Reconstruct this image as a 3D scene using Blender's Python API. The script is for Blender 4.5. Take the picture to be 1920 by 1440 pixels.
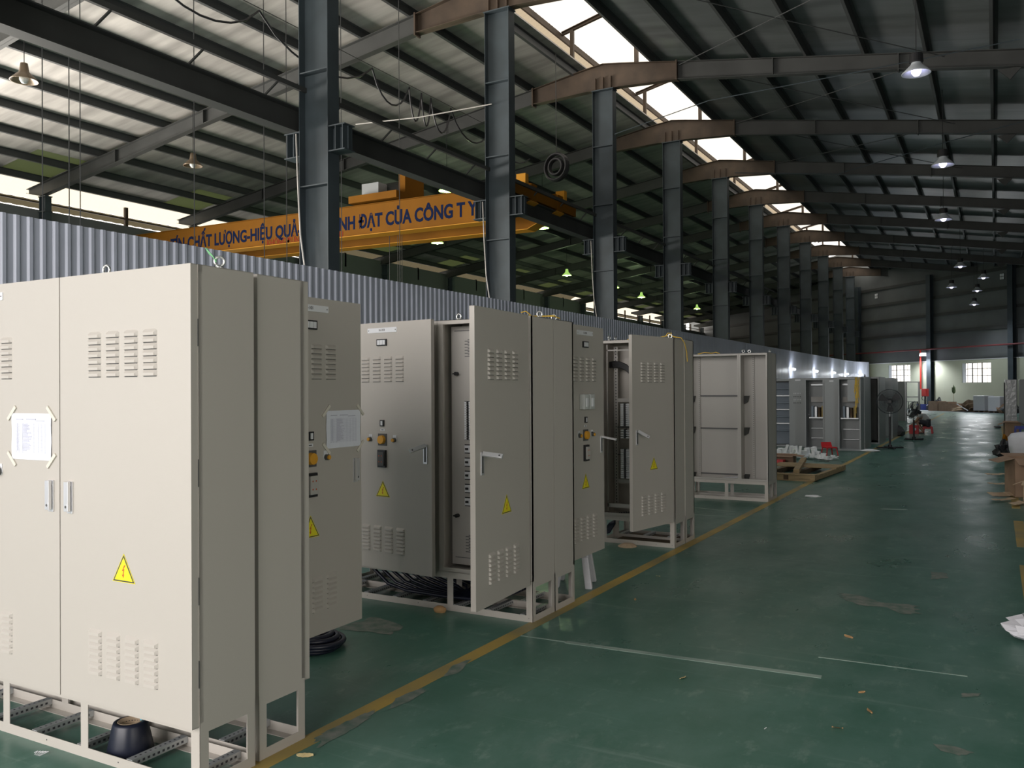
import bpy, bmesh, math, random
from mathutils import Vector, Matrix, Euler
random.seed(7)
PI = math.pi
for _o in list(bpy.data.objects):
    bpy.data.objects.remove(_o)
SC = bpy.context.scene
COL = SC.collection

# ---------------------------------------------------------------- camera, sky, light, exposure
_yaw, _pitch, _roll = math.atan(907 / 1600), math.atan(10.5 / 1600), math.atan(0.006)
_fw = Vector((-math.sin(_yaw) * math.cos(_pitch), math.cos(_yaw) * math.cos(_pitch), math.sin(_pitch)))
_r = _fw.cross(Vector((0, 0, 1))).normalized()
_u = _r.cross(_fw)
_R = _r * math.cos(_roll) - _u * math.sin(_roll)
_U = _u * math.cos(_roll) + _r * math.sin(_roll)
cam = bpy.data.objects.new('camera', bpy.data.cameras.new('camera'))
COL.objects.link(cam)
cam.data.sensor_width = 36
cam.data.lens = 30.0
cam.data.clip_end = 300
cam.matrix_world = Matrix(((_R.x, _U.x, -_fw.x, 0), (_R.y, _U.y, -_fw.y, 0), (_R.z, _U.z, -_fw.z, 1.6), (0, 0, 0, 1)))
SC.camera = cam
SC.view_settings.view_transform = 'Standard'
SC.view_settings.look = 'None'
SC.view_settings.gamma = 1
SC.view_settings.use_curve_mapping = False
SC.view_settings.exposure = 0.0

world = bpy.data.worlds.new('overcast_sky')
SC.world = world
world.use_nodes = True
_bg = world.node_tree.nodes['Background']
_bg.inputs[0].default_value = (1.0, 0.93, 0.85, 1)
_bg.inputs[1].default_value = 2.2


XR0 = 7.6


def area(name, loc, rot, sx, sy, power, color=(1, 1, 1), spread=PI):
    l = bpy.data.lights.new(name, 'AREA')
    l.shape = 'RECTANGLE'
    l.size = sx
    l.size_y = sy
    l.energy = power
    l.color = color
    l.spread = spread
    o = bpy.data.objects.new(name, l)
    o.location = loc
    o.rotation_euler = rot
    COL.objects.link(o)
    return o


# daylight from main doorway and left windows; side and right lamps are added fill
area('daylight_main_doorway', (-4.1, -6.8, 3.6), (PI / 2, 0, 0), 10.2, 6.4, 1060, (1.0, 0.965, 0.965))
area('fill_left_bay', (-18.5, -6.8, 3.0), (math.radians(100), 0, 0), 13.0, 5.5, 400, (1.0, 0.95, 0.9))  # fill lamp added to brighten the left bay roof, its doorway unseen
area('daylight_left_windows', (-27.3, 6, 3.6), (0, math.radians(-118), 0), 4.0, 14.0, 5200, (1.0, 0.93, 0.86), math.radians(120))
area('fill_aisle_sides', (XR0 - 0.1, -2.8, 2.3), (0, math.radians(90), 0), 4.2, 5.0, 34, (0.96, 1.0, 0.93))  # fill lamp added for the aisle sides of the cabinets


# ---------------------------------------------------------------- materials
def srgb(r, g, b):
    f = lambda c: (c / 255 / 12.92) if c / 255 <= 0.04045 else ((c / 255 + 0.055) / 1.055) ** 2.4
    return (f(r), f(g), f(b), 1)


def mat(name, col, rough=0.5, metal=0.0, spec=0.5, noise=0.0, nscale=8.0, bump=0.0, bscale=60.0, stretch=(1, 1, 1), col2=None):
    m = bpy.data.materials.new(name)
    m.use_nodes = True
    nt = m.node_tree
    b = nt.nodes['Principled BSDF']
    b.inputs['Base Color'].default_value = col
    b.inputs['Roughness'].default_value = rough
    b.inputs['Metallic'].default_value = metal
    b.inputs['Specular IOR Level'].default_value = spec
    if noise > 0 or bump > 0:
        tc = nt.nodes.new('ShaderNodeTexCoord')
        mp = nt.nodes.new('ShaderNodeMapping')
        mp.inputs['Scale'].default_value = stretch
        nt.links.new(tc.outputs['Object'], mp.inputs['Vector'])
    if noise > 0:
        n = nt.nodes.new('ShaderNodeTexNoise')
        n.inputs['Scale'].default_value = nscale
        n.inputs['Detail'].default_value = 5
        nt.links.new(mp.outputs[0], n.inputs['Vector'])
        mx = nt.nodes.new('ShaderNodeMix')
        mx.data_type = 'RGBA'
        c2 = col2 if col2 else tuple(c * (1 - noise) for c in col[:3]) + (1,)
        mx.inputs['A'].default_value = col
        mx.inputs['B'].default_value = c2
        rp = nt.nodes.new('ShaderNodeMapRange')
        rp.inputs['From Min'].default_value = 0.35
        rp.inputs['From Max'].default_value = 0.68
        nt.links.new(n.outputs['Fac'], rp.inputs['Value'])
        nt.links.new(rp.outputs['Result'], mx.inputs['Factor'])
        nt.links.new(mx.outputs['Result'], b.inputs['Base Color'])
    if bump > 0:
        n2 = nt.nodes.new('ShaderNodeTexNoise')
        n2.inputs['Scale'].default_value = bscale
        n2.inputs['Detail'].default_value = 3
        nt.links.new(mp.outputs[0], n2.inputs['Vector'])
        bp = nt.nodes.new('ShaderNodeBump')
        bp.inputs['Strength'].default_value = bump
        bp.inputs['Distance'].default_value = 0.02
        nt.links.new(n2.outputs['Fac'], bp.inputs['Height'])
        nt.links.new(bp.outputs['Normal'], b.inputs['Normal'])
    return m


def emit(name, col, s):
    m = bpy.data.materials.new(name)
    m.use_nodes = True
    nt = m.node_tree
    b = nt.nodes['Principled BSDF']
    b.inputs['Base Color'].default_value = col
    b.inputs['Emission Color'].default_value = col
    b.inputs['Emission Strength'].default_value = s
    return m


def translucent(name, col, clear=0.3, ccol=(1, 1, 1, 1)):
    m = bpy.data.materials.new(name)
    m.use_nodes = True
    nt = m.node_tree
    nt.nodes.remove(nt.nodes['Principled BSDF'])
    out = nt.nodes['Material Output']
    t = nt.nodes.new('ShaderNodeBsdfTranslucent')
    t.inputs[0].default_value = col
    d = nt.nodes.new('ShaderNodeBsdfDiffuse')
    d.inputs[0].default_value = col
    c = nt.nodes.new('ShaderNodeBsdfTransparent')
    c.inputs[0].default_value = ccol
    m1 = nt.nodes.new('ShaderNodeMixShader')
    m1.inputs[0].default_value = 0.35
    m2 = nt.nodes.new('ShaderNodeMixShader')
    m2.inputs[0].default_value = clear
    nt.links.new(t.outputs[0], m1.inputs[1])
    nt.links.new(d.outputs[0], m1.inputs[2])
    nt.links.new(m1.outputs[0], m2.inputs[1])
    nt.links.new(c.outputs[0], m2.inputs[2])
    nt.links.new(m2.outputs[0], out.inputs[0])
    return m


MT = {}
MT['beige'] = mat('beige_powder_coat', (0.50, 0.468, 0.425, 1), 0.42, bump=0.03, bscale=250)
MT['inner'] = mat('grey_powder_coat_panel', (0.47, 0.45, 0.42, 1), 0.55)
MT['fargrey'] = mat('grey_cabinet_paint', (0.30, 0.32, 0.32, 1), 0.4)
MT['bluegrey'] = mat('blue_grey_shelf_paint', (0.22, 0.27, 0.32, 1), 0.5)
MT['galv'] = mat('galvanised_rail', (0.5, 0.52, 0.53, 1), 0.4, 0.6)
MT['dark'] = mat('dark_opening', (0.015, 0.015, 0.016, 1), 0.8)
MT['steel'] = mat('blue_grey_steel_paint', (0.050, 0.067, 0.077, 1), 0.6, noise=0.35, nscale=1.5)
MT['steel2'] = mat('grey_steel_paint', (0.052, 0.054, 0.051, 1), 0.6, noise=0.3, nscale=1.2)
MT['rust'] = mat('brown_primer', (0.075, 0.050, 0.032, 1), 0.65, noise=0.45, nscale=2.0)
MT['purlin'] = mat('dark_purlin_steel', (0.06, 0.063, 0.063, 1), 0.6)
MT['black'] = mat('black_plastic', (0.02, 0.02, 0.022, 1), 0.45)
MT['dgrey'] = mat('dark_grey_plastic', (0.09, 0.09, 0.09, 1), 0.5)
MT['white'] = mat('white_plastic', (0.75, 0.76, 0.78, 1), 0.5)
MT['paper'] = mat('printed_paper', (0.78, 0.8, 0.88, 1), 0.85)
MT['ink'] = mat('faint_print', (0.52, 0.53, 0.62, 1), 0.85)
MT['tape'] = mat('masking_tape', (0.70, 0.66, 0.58, 1), 0.6)
MT['text'] = mat('black_print', (0.05, 0.05, 0.06, 1), 0.7)
MT['amber'] = mat('amber_button', (0.75, 0.36, 0.03, 1), 0.4)
MT['yellow'] = mat('sign_yellow', (0.80, 0.70, 0.02, 1), 0.5)
MT['bolt'] = mat('bolt_red', (0.55, 0.10, 0.03, 1), 0.5)
MT['chrome'] = mat('chrome', (0.78, 0.78, 0.80, 1), 0.3, 0.65)
MT['clear'] = mat('pale_plastic', (0.6, 0.62, 0.6, 1), 0.15)
MT['zinc'] = mat('zinc_plated', (0.75, 0.77, 0.76, 1), 0.25, 0.9)
MT['cable'] = mat('dark_blue_cable', (0.012, 0.015, 0.03, 1), 0.35)
MT['cyan'] = mat('cyan_label', (0.1, 0.5, 0.7, 1), 0.5)
MT['card'] = mat('cardboard', (0.36, 0.24, 0.16, 1), 0.85, noise=0.2, nscale=4)
MT['cardin'] = mat('cardboard_pale', (0.50, 0.38, 0.26, 1), 0.85)
MT['wood'] = mat('pallet_wood', (0.42, 0.31, 0.17, 1), 0.8, noise=0.4, nscale=3, stretch=(1, 8, 8))
MT['wood2'] = mat('dark_pallet_wood', (0.13, 0.085, 0.045, 1), 0.8, noise=0.4, nscale=3)
MT['foam'] = mat('white_packing_foam', (0.85, 0.87, 0.87, 1), 0.7)
MT['plastic_wrap'] = mat('clear_wrapped_panel', (0.46, 0.46, 0.47, 1), 0.22, bump=0.6, bscale=7)
MT['bag'] = mat('white_woven_bag', (0.62, 0.62, 0.66, 1), 0.7, bump=0.3, bscale=12)
MT['red'] = mat('red_plastic', (0.55, 0.02, 0.025, 1), 0.4)
MT['redpaint'] = mat('red_pipe_paint', (0.5, 0.03, 0.02, 1), 0.5)
MT['blue'] = mat('blue_plastic', (0.03, 0.05, 0.28, 1), 0.5)
MT['yellowbin'] = mat('yellow_plastic', (0.5, 0.42, 0.02, 1), 0.5)
MT['crane'] = mat('crane_yellow_paint', (0.235, 0.092, 0.003, 1), 0.7, spec=0.15, noise=0.25, nscale=0.8)
MT['craneflange'] = mat('crane_flange_yellow', (0.55, 0.25, 0.02, 1), 0.6, spec=0.2)
MT['craneblue'] = mat('crane_letter_blue', (0.006, 0.014, 0.05, 1), 0.9, spec=0.1)
MT['cranered'] = mat('crane_letter_red', (0.24, 0.03, 0.008, 1), 0.8, spec=0.2)
MT['yline'] = mat('yellow_floor_paint', (0.46, 0.31, 0.055, 1), 0.5, noise=0.55, nscale=1.6, col2=(0.26, 0.22, 0.10, 1))
MT['wline'] = mat('worn_white_floor_paint', (0.35, 0.45, 0.39, 1), 0.5, noise=0.5, nscale=2.5, col2=(0.20, 0.29, 0.25, 1))
MT['leaf'] = mat('dry_leaf', (0.45, 0.27, 0.12, 1), 0.8)
MT['leaf2'] = mat('pale_dry_leaf', (0.62, 0.50, 0.25, 1), 0.8)
MT['plaster'] = mat('cream_plaster', (0.50, 0.52, 0.40, 1), 0.9, noise=0.12, nscale=0.5)
MT['siding'] = mat('grey_wall_siding', (0.125, 0.135, 0.135, 1), 0.6, noise=0.25, nscale=0.6)
MT['outer'] = mat('outer_wall', (0.16, 0.17, 0.17, 1), 0.8)
MT['redpipe'] = mat('red_pipe_dimmed', (0.14, 0.02, 0.022, 1), 0.6)  # darker copy of the pipe red, dimness put into the colour
MT['skin'] = mat('skin', (0.42, 0.25, 0.17, 1), 0.6)
MT['hair'] = mat('black_hair', (0.012, 0.01, 0.01, 1), 0.6)
MT['shirt'] = mat('pale_grey_shirt', (0.45, 0.46, 0.44, 1), 0.85)
MT['trousers'] = mat('beige_trousers', (0.32, 0.27, 0.21, 1), 0.85)
MT['cloth'] = mat('dark_cloth', (0.04, 0.04, 0.05, 1), 0.85)
MT['glass_lamp'] = emit('lit_lamp_glass', (0.80, 1.0, 0.45, 1), 6)
MT['tube'] = emit('lit_tube', (0.9, 0.95, 1.0, 1), 14)
MT['spot'] = emit('lit_spotlight', (0.85, 0.85, 1.0, 1), 14)
MT['led'] = emit('lit_led', (0.75, 0.70, 1.0, 1), 5)
MT['leddim'] = mat('led_reflector', (0.62, 0.66, 0.70, 1), 0.4)
MT['bronze'] = mat('lamp_reflector_bronze', (0.20, 0.15, 0.10, 1), 0.35, 0.4)
MT['glow'] = emit('lamp_reflector_lit', (0.45, 0.75, 0.18, 1), 0.8)
MT['fan'] = mat('fan_grille_wire', (0.05, 0.055, 0.06, 1), 0.5)
MT['green'] = mat('dark_green_leaves', (0.05, 0.08, 0.03, 1), 0.8)
MT['frp'] = translucent('white_translucent_sheet', (0.6, 0.57, 0.5, 1), 0.34)
MT['upstand'] = translucent('beige_ribbed_sheet', (0.42, 0.36, 0.27, 1), 0.0)
MT['dull_sheet'] = translucent('dull_brown_sheet', (0.09, 0.078, 0.05, 1), 0.0)
MT['frp_eave'] = translucent('cream_translucent_sheet', (0.72, 0.66, 0.52, 1), 0.22, (1.0, 0.95, 0.82, 1))
MT['frp_green'] = translucent('green_translucent_sheet', (0.24, 0.27, 0.17, 1), 0.0)


def add_stripes(m, axis, scale, strength, dist=0.01, prof='SIN'):
    """ribs of a profiled sheet as bump"""
    nt = m.node_tree
    b = nt.nodes['Principled BSDF']
    tc = nt.nodes.new('ShaderNodeTexCoord')
    w = nt.nodes.new('ShaderNodeTexWave')
    w.bands_direction = axis
    w.inputs['Scale'].default_value = scale
    w.wave_profile = prof
    nt.links.new(tc.outputs['Object'], w.inputs['Vector'])
    bp = nt.nodes.new('ShaderNodeBump')
    bp.inputs['Strength'].default_value = strength
    bp.inputs['Distance'].default_value = dist
    nt.links.new(w.outputs['Fac'], bp.inputs['Height'])
    if b.inputs['Normal'].is_linked:
        nt.links.new(b.inputs['Normal'].links[0].from_socket, bp.inputs['Normal'])
    nt.links.new(bp.outputs['Normal'], b.inputs['Normal'])


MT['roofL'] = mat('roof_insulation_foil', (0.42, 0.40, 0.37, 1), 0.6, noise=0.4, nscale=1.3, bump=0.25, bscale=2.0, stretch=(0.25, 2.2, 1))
MT['roofR'] = mat('roof_insulation_dimmed', (0.13, 0.14, 0.14, 1), 0.36, noise=0.3, nscale=1.1, bump=0.3, bscale=2.0, stretch=(0.25, 2.2, 1))  # same lining as the left roof, its shade put into the colour
MT['partition'] = mat('corrugated_blue_grey', (0.60, 0.635, 0.75, 1), 0.32, 0.0, noise=0.18, nscale=0.7)
add_stripes(MT['siding'], 'Z', 0.35, 0.2)


def floor_material():
    m = bpy.data.materials.new('green_epoxy_floor')
    m.use_nodes = True
    nt = m.node_tree
    b = nt.nodes['Principled BSDF']
    tc = nt.nodes.new('ShaderNodeTexCoord')

    def noise(sc, det=6, st=(1, 1, 1), rgh=0.6):
        mp = nt.nodes.new('ShaderNodeMapping')
        mp.inputs['Scale'].default_value = st
        nt.links.new(tc.outputs['Object'], mp.inputs['Vector'])
        n = nt.nodes.new('ShaderNodeTexNoise')
        n.inputs['Scale'].default_value = sc
        n.inputs['Detail'].default_value = det
        n.inputs['Roughness'].default_value = rgh
        nt.links.new(mp.outputs[0], n.inputs['Vector'])
        return n

    def rng(n, a, c, o0=0.0, o1=1.0):
        r = nt.nodes.new('ShaderNodeMapRange')
        r.inputs['From Min'].default_value = a
        r.inputs['From Max'].default_value = c
        r.inputs['To Min'].default_value = o0
        r.inputs['To Max'].default_value = o1
        nt.links.new(n.outputs['Fac'], r.inputs['Value'])
        return r

    def mix(a, bcol, fac):
        x = nt.nodes.new('ShaderNodeMix')
        x.data_type = 'RGBA'
        if isinstance(a, tuple):
            x.inputs['A'].default_value = a
        else:
            nt.links.new(a.outputs['Result'], x.inputs['A'])
        x.inputs['B'].default_value = bcol
        nt.links.new(fac.outputs['Result'], x.inputs['Factor'])
        return x

    big = rng(noise(0.35, 4), 0.35, 0.65)
    med = rng(noise(2.6, 7, (1, 0.7, 1), 0.72), 0.40, 0.62, 0, 0.8)
    wear = rng(noise(0.9, 8, (1.6, 0.6, 1), 0.78), 0.56, 0.72, 0, 0.7)
    dust = rng(noise(9, 5, (1, 0.5, 1), 0.7), 0.57, 0.70, 0, 0.45)
    scr = rng(noise(1.8, 8, (0.3, 5, 1), 0.75), 0.57, 0.68, 0, 0.5)
    c = mix((0.068, 0.180, 0.138, 1), (0.105, 0.200, 0.165, 1), big)
    c = mix(c, (0.050, 0.145, 0.105, 1), med)
    c = mix(c, (0.20, 0.27, 0.235, 1), wear)
    c = mix(c, (0.24, 0.34, 0.29, 1), dust)
    c = mix(c, (0.20, 0.30, 0.26, 1), scr)
    nt.links.new(c.outputs['Result'], b.inputs['Base Color'])
    rr = rng(noise(1.7, 6, (1, 0.5, 1)), 0.3, 0.7, 0.24, 0.42)
    nt.links.new(rr.outputs['Result'], b.inputs['Roughness'])
    b.inputs['Specular IOR Level'].default_value = 0.42
    bp = nt.nodes.new('ShaderNodeBump')
    bp.inputs['Strength'].default_value = 0.08
    bp.inputs['Distance'].default_value = 0.01
    nt.links.new(noise(2.5, 4, (0.6, 1.4, 1)).outputs['Fac'], bp.inputs['Height'])
    nt.links.new(bp.outputs['Normal'], b.inputs['Normal'])
    return m


MT['floor'] = floor_material()


# ---------------------------------------------------------------- mesh builder
class MB:
    """collects shapes and links them as one mesh object"""

    def __init__(s):
        s.v = []
        s.f = []
        s.mi = []
        s.m = 0
        s.T = Matrix.Identity(4)

    def add(s, vs, fs):
        b = len(s.v)
        s.v += [tuple(s.T @ Vector(p)) for p in vs]
        s.f += [tuple(b + i for i in f) for f in fs]
        s.mi += [s.m] * len(fs)

    def box(s, x0, x1, y0, y1, z0, z1):
        if x0 > x1: x0, x1 = x1, x0
        if y0 > y1: y0, y1 = y1, y0
        if z0 > z1: z0, z1 = z1, z0
        s.add([(x0, y0, z0), (x1, y0, z0), (x1, y1, z0), (x0, y1, z0), (x0, y0, z1), (x1, y0, z1), (x1, y1, z1), (x0, y1, z1)],
              [(0, 3, 2, 1), (4, 5, 6, 7), (0, 1, 5, 4), (1, 2, 6, 5), (2, 3, 7, 6), (3, 0, 4, 7)])

    def hexa(s, p):
        """eight corners: bottom four then top four"""
        s.add(p, [(0, 3, 2, 1), (4, 5, 6, 7), (0, 1, 5, 4), (1, 2, 6, 5), (2, 3, 7, 6), (3, 0, 4, 7)])

    def prism(s, pts, y0, y1):
        """outline in x,z extruded along y"""
        n = len(pts)
        s.add([(x, y0, z) for x, z in pts] + [(x, y1, z) for x, z in pts],
              [tuple(range(n)), tuple(range(2 * n - 1, n - 1, -1))] + [(i, i + n, (i + 1) % n + n, (i + 1) % n) for i in range(n)])

    def cyl(s, a, b, r, n=10, r2=None):
        a = Vector(a); b = Vector(b)
        r2 = r if r2 is None else r2
        d = (b - a).normalized()
        e = d.orthogonal().normalized()
        g = d.cross(e)
        vs = []
        for p, q in ((a, r), (b, r2)):
            for i in range(n):
                t = 2 * PI * i / n
                vs.append(tuple(p + e * math.cos(t) * q + g * math.sin(t) * q))
        s.add(vs, [tuple(range(n - 1, -1, -1)), tuple(range(n, 2 * n))] + [(i, (i + 1) % n, (i + 1) % n + n, i + n) for i in range(n)])

    def tube(s, pts, r, n=6):
        pts = [Vector(p) for p in pts]
        vs = []
        e = None
        for i, p in enumerate(pts):
            d = (pts[min(i + 1, len(pts) - 1)] - pts[max(i - 1, 0)]).normalized()
            e = d.orthogonal().normalized() if e is None else (e - d * e.dot(d)).normalized()
            g = d.cross(e)
            rr = r[i] if isinstance(r, (list, tuple)) else r
            for k in range(n):
                t = 2 * PI * k / n
                vs.append(tuple(p + e * math.cos(t) * rr + g * math.sin(t) * rr))
        fs = [tuple(range(n - 1, -1, -1)), tuple(range((len(pts) - 1) * n, len(pts) * n))]
        for i in range(len(pts) - 1):
            for k in range(n):
                fs.append((i * n + k, i * n + (k + 1) % n, (i + 1) * n + (k + 1) % n, (i + 1) * n + k))
        s.add(vs, fs)

    def lathe(s, prof, c=(0, 0, 0), n=20, close=False):
        """profile of (radius, z) about the z axis"""
        vs = []
        for r, z in prof:
            for k in range(n):
                t = 2 * PI * k / n
                vs.append((c[0] + r * math.cos(t), c[1] + r * math.sin(t), c[2] + z))
        fs = []
        for i in range(len(prof) - 1):
            for k in range(n):
                fs.append((i * n + k, i * n + (k + 1) % n, (i + 1) * n + (k + 1) % n, (i + 1) * n + k))
        if close:
            fs.append(tuple(range(n - 1, -1, -1)))
            fs.append(tuple(range((len(prof) - 1) * n, len(prof) * n)))
        s.add(vs, fs)

    def torus(s, c, R, r, ax=(0, 1, 0), n=20, k=6):
        c = Vector(c)
        d = Vector(ax).normalized()
        e = d.orthogonal().normalized()
        g = d.cross(e)
        vs = []
        fs = []
        for i in range(n):
            t = 2 * PI * i / n
            rad = e * math.cos(t) + g * math.sin(t)
            for j in range(k):
                q = 2 * PI * j / k
                vs.append(tuple(c + rad * (R + r * math.cos(q)) + d * r * math.sin(q)))
        for i in range(n):
            for j in range(k):
                fs.append((i * k + j, ((i + 1) % n) * k + j, ((i + 1) % n) * k + (j + 1) % k, i * k + (j + 1) % k))
        s.add(vs, fs)

    def build(s, name, mats, parent=None, loc=None, rot=None, smooth=False, bevel=0.0, recalc=True):
        me = bpy.data.meshes.new(name)
        me.from_pydata(s.v, [], s.f)
        if not isinstance(mats, (list, tuple)):
            mats = [mats]
        for m in mats:
            me.materials.append(MT[m] if isinstance(m, str) else m)
        for p, i in zip(me.polygons, s.mi):
            p.material_index = i
            p.use_smooth = smooth
        if recalc:
            bm = bmesh.new()
            bm.from_mesh(me)
            bmesh.ops.recalc_face_normals(bm, faces=bm.faces)
            bm.to_mesh(me)
            bm.free()
        me.update()
        o = bpy.data.objects.new(name, me)
        COL.objects.link(o)
        if parent: o.parent = parent
        if loc: o.location = loc
        if rot: o.rotation_euler = rot
        if bevel > 0:
            bv = o.modifiers.new('bevel', 'BEVEL')
            bv.width = bevel
            bv.segments = 2
            bv.limit_method = 'ANGLE'
        return o


def tag(o, label, cat, group=None, kind=None):
    if label: o['label'] = label
    if cat: o['category'] = cat
    if group: o['group'] = group
    if kind: o['kind'] = kind
    return o


def empty(name, loc=(0, 0, 0), rz=0.0, label=None, cat=None, group=None, rot=None):
    o = bpy.data.objects.new(name, None)
    COL.objects.link(o)
    o.location = loc
    o.rotation_euler = rot if rot else (0, 0, rz)
    o.empty_display_size = 0.1
    return tag(o, label, cat, group)


def copy_tree(o, parent=None):
    c = o.copy()
    COL.objects.link(c)
    c.parent = parent
    for ch in list(o.children):
        copy_tree(ch, c)
    return c


def structure(o, label=None):
    o['kind'] = 'structure'
    if label: o['label'] = label
    return o


_fonts = {}


def text_mesh(name, s, size, m, parent, loc, rot, align='CENTER', bold=0.0, sx=1.0, depth=0.0006):
    c = bpy.data.curves.new(name, 'FONT')
    c.body = s
    c.size = size
    c.align_x = align
    c.align_y = 'CENTER'
    c.extrude = depth
    c.offset = bold
    c.resolution_u = 3
    t = bpy.data.objects.new(name + '_tmp', c)
    COL.objects.link(t)
    bpy.context.view_layer.update()
    me = bpy.data.meshes.new_from_object(t.evaluated_get(bpy.context.evaluated_depsgraph_get()))
    bpy.data.objects.remove(t)
    me.materials.clear()
    me.materials.append(MT[m])
    for v in me.vertices: v.co.x *= sx
    o = bpy.data.objects.new(name, me)
    COL.objects.link(o)
    o.parent = parent
    o.location = loc
    o.rotation_euler = rot
    return o


# ---------------------------------------------------------------- the hall
XC, XE, XR = -9.8, -27.1, 7.6            # middle column row, left eave row, right wall
FRAMES = [10.8 + 6 * i for i in range(-3, 14)]
Y0 = -7.0


def ztop(x):
    return 11.0 - 0.16 * (x - XC) if x > XC else 11.0 + 0.145 * (x - XC)


def wall_y(x):
    """the end wall runs askew to the hall"""
    return 67.5 - 0.98 * (x + 3.9)


mb = MB()
mb.add([(-31, Y0 - 2, 0), (XR + 2, Y0 - 2, 0), (XR + 2, wall_y(XR + 2) + 2, 0), (-31, wall_y(-31) + 2, 0),
        (-31, Y0 - 2, -0.2), (XR + 2, Y0 - 2, -0.2), (XR + 2, wall_y(XR + 2) + 2, -0.2), (-31, wall_y(-31) + 2, -0.2)],
       [(0, 1, 2, 3), (7, 6, 5, 4), (0, 4, 5, 1), (1, 5, 6, 2), (2, 6, 7, 3), (3, 7, 4, 0)])
structure(mb.build('floor', 'floor'), 'green painted concrete floor with scuffs')

# painted lines
mb = MB()
for y0, y1 in ((-6, 58),):
    mb.box(-2.80, -2.70, y0, y1, 0.0, 0.0012)
structure(mb.build('trim_1', 'yline'), 'yellow floor line along the cabinets')
mb = MB()
for y0, y1 in ((-6, 8.9), (9.9, 11.8), (13.0, 22), (23, 40)):
    mb.box(0.17, 0.27, y0, y1, 0.0, 0.0012)
structure(mb.build('trim_2', 'yline'), 'yellow floor line on the right of the aisle')
mb = MB()


def strip(mb, p, q, w, z=0.0012):
    p = Vector((p[0], p[1], 0)); q = Vector((q[0], q[1], 0))
    n = (q - p).normalized().cross(Vector((0, 0, 1))) * w / 2
    pts = [p - n, q - n, q + n, p + n]
    mb.hexa([(a.x, a.y, 0) for a in pts] + [(a.x, a.y, z) for a in pts])


strip(mb, (-2.38, 4.872), (-0.852, 4.955), 0.05)
strip(mb, (-2.70, 4.862), (-2.38, 4.873), 0.018)
structure(mb.build('trim_3', 'wline'), 'white line across the green floor')
mb = MB()
strip(mb, (-0.93, 5.315), (-0.15, 5.35), 0.014)
strip(mb, (-4.3, 10.47), (-2.8, 10.62), 0.03)
strip(mb, (-3.9, 11.3), (-2.94, 11.05), 0.03)
strip(mb, (-1.32, 12.18), (-1.02, 12.26), 0.05)
structure(mb.build('trim_4', 'wline'), 'thin pale scratches of old paint')
# strip in a paler floor colour before the end wall
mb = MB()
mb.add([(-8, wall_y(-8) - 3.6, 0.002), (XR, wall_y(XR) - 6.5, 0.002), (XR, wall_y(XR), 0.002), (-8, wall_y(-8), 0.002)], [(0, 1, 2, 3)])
MT['apron'] = mat('pale_floor_strip', (0.28, 0.33, 0.36, 1), 0.4, noise=0.2, nscale=1)
structure(mb.build('trim_5', 'apron'), 'pale floor strip before the end wall')

# ---- roof
YA, YB = Y0, 93.0


def slab(name, xa, xb, ya, yb, m, up=0.21, th=0.04):
    mb = MB()
    za, zb = ztop(xa) + up, ztop(xb) + up
    mb.hexa([(xa, ya, za), (xb, ya, zb), (xb, yb, zb), (xa, yb, za), (xa, ya, za + th), (xb, ya, zb + th), (xb, yb, zb + th), (xa, yb, za + th)])
    return mb.build(name, m)


structure(slab('ceiling', -8.55, XR + 0.5, YA, YB, 'roofR'), 'lined roof in darkened grey right of the ridge')
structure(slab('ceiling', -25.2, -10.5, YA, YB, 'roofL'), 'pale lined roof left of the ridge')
yy = YA
k = 0
while yy < YB:                            # lowest course: opaque sheets and translucent green ones in turn
    y1 = min(yy + (1.6 if k % 2 else 4.4), YB)
    structure(slab('ceiling', XE - 0.6, -25.2, yy, y1, 'frp_green' if k % 2 else 'roofL'),
              'translucent green roof sheet near the eave' if k % 2 else 'roof sheet of the lowest course near the eave')
    yy = y1
    k += 1

# purlins: each a Z section running the length of the hall
ORD = ['first', 'second', 'third', 'fourth', 'fifth', 'sixth', 'seventh', 'eighth', 'ninth', 'tenth', 'eleventh', 'twelfth', 'thirteenth', 'fourteenth', 'fifteenth', 'sixteenth', 'seventeenth', 'eighteenth']


def purlin(x, label, group):
    mb = MB()
    z = ztop(x)
    mb.box(-0.004, 0.004, YA, YB, 0, 0.2)
    mb.box(-0.07, 0.004, YA, YB, 0, 0.006)
    mb.box(-0.004, 0.07, YA, YB, 0.194, 0.2)
    o = mb.build('roof_purlin', 'purlin', loc=(x, 0, z))
    sl = -0.16 if x > XC else 0.145
    o.rotation_euler = (0, -math.atan(sl), 0)
    tag(o, label, 'roof beam', group)


for i in range(12):
    purlin(-8.3 + 1.385 * i, 'steel roof purlin right of the skylight, %s one counted from the skylight' % ORD[i], 'roof purlins right of the skylight')
for i in range(12):
    purlin(-10.75 - 1.49 * i, 'steel roof purlin left of the ridge, %s one counted from the ridge' % ORD[i], 'roof purlins left of the ridge')


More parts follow.
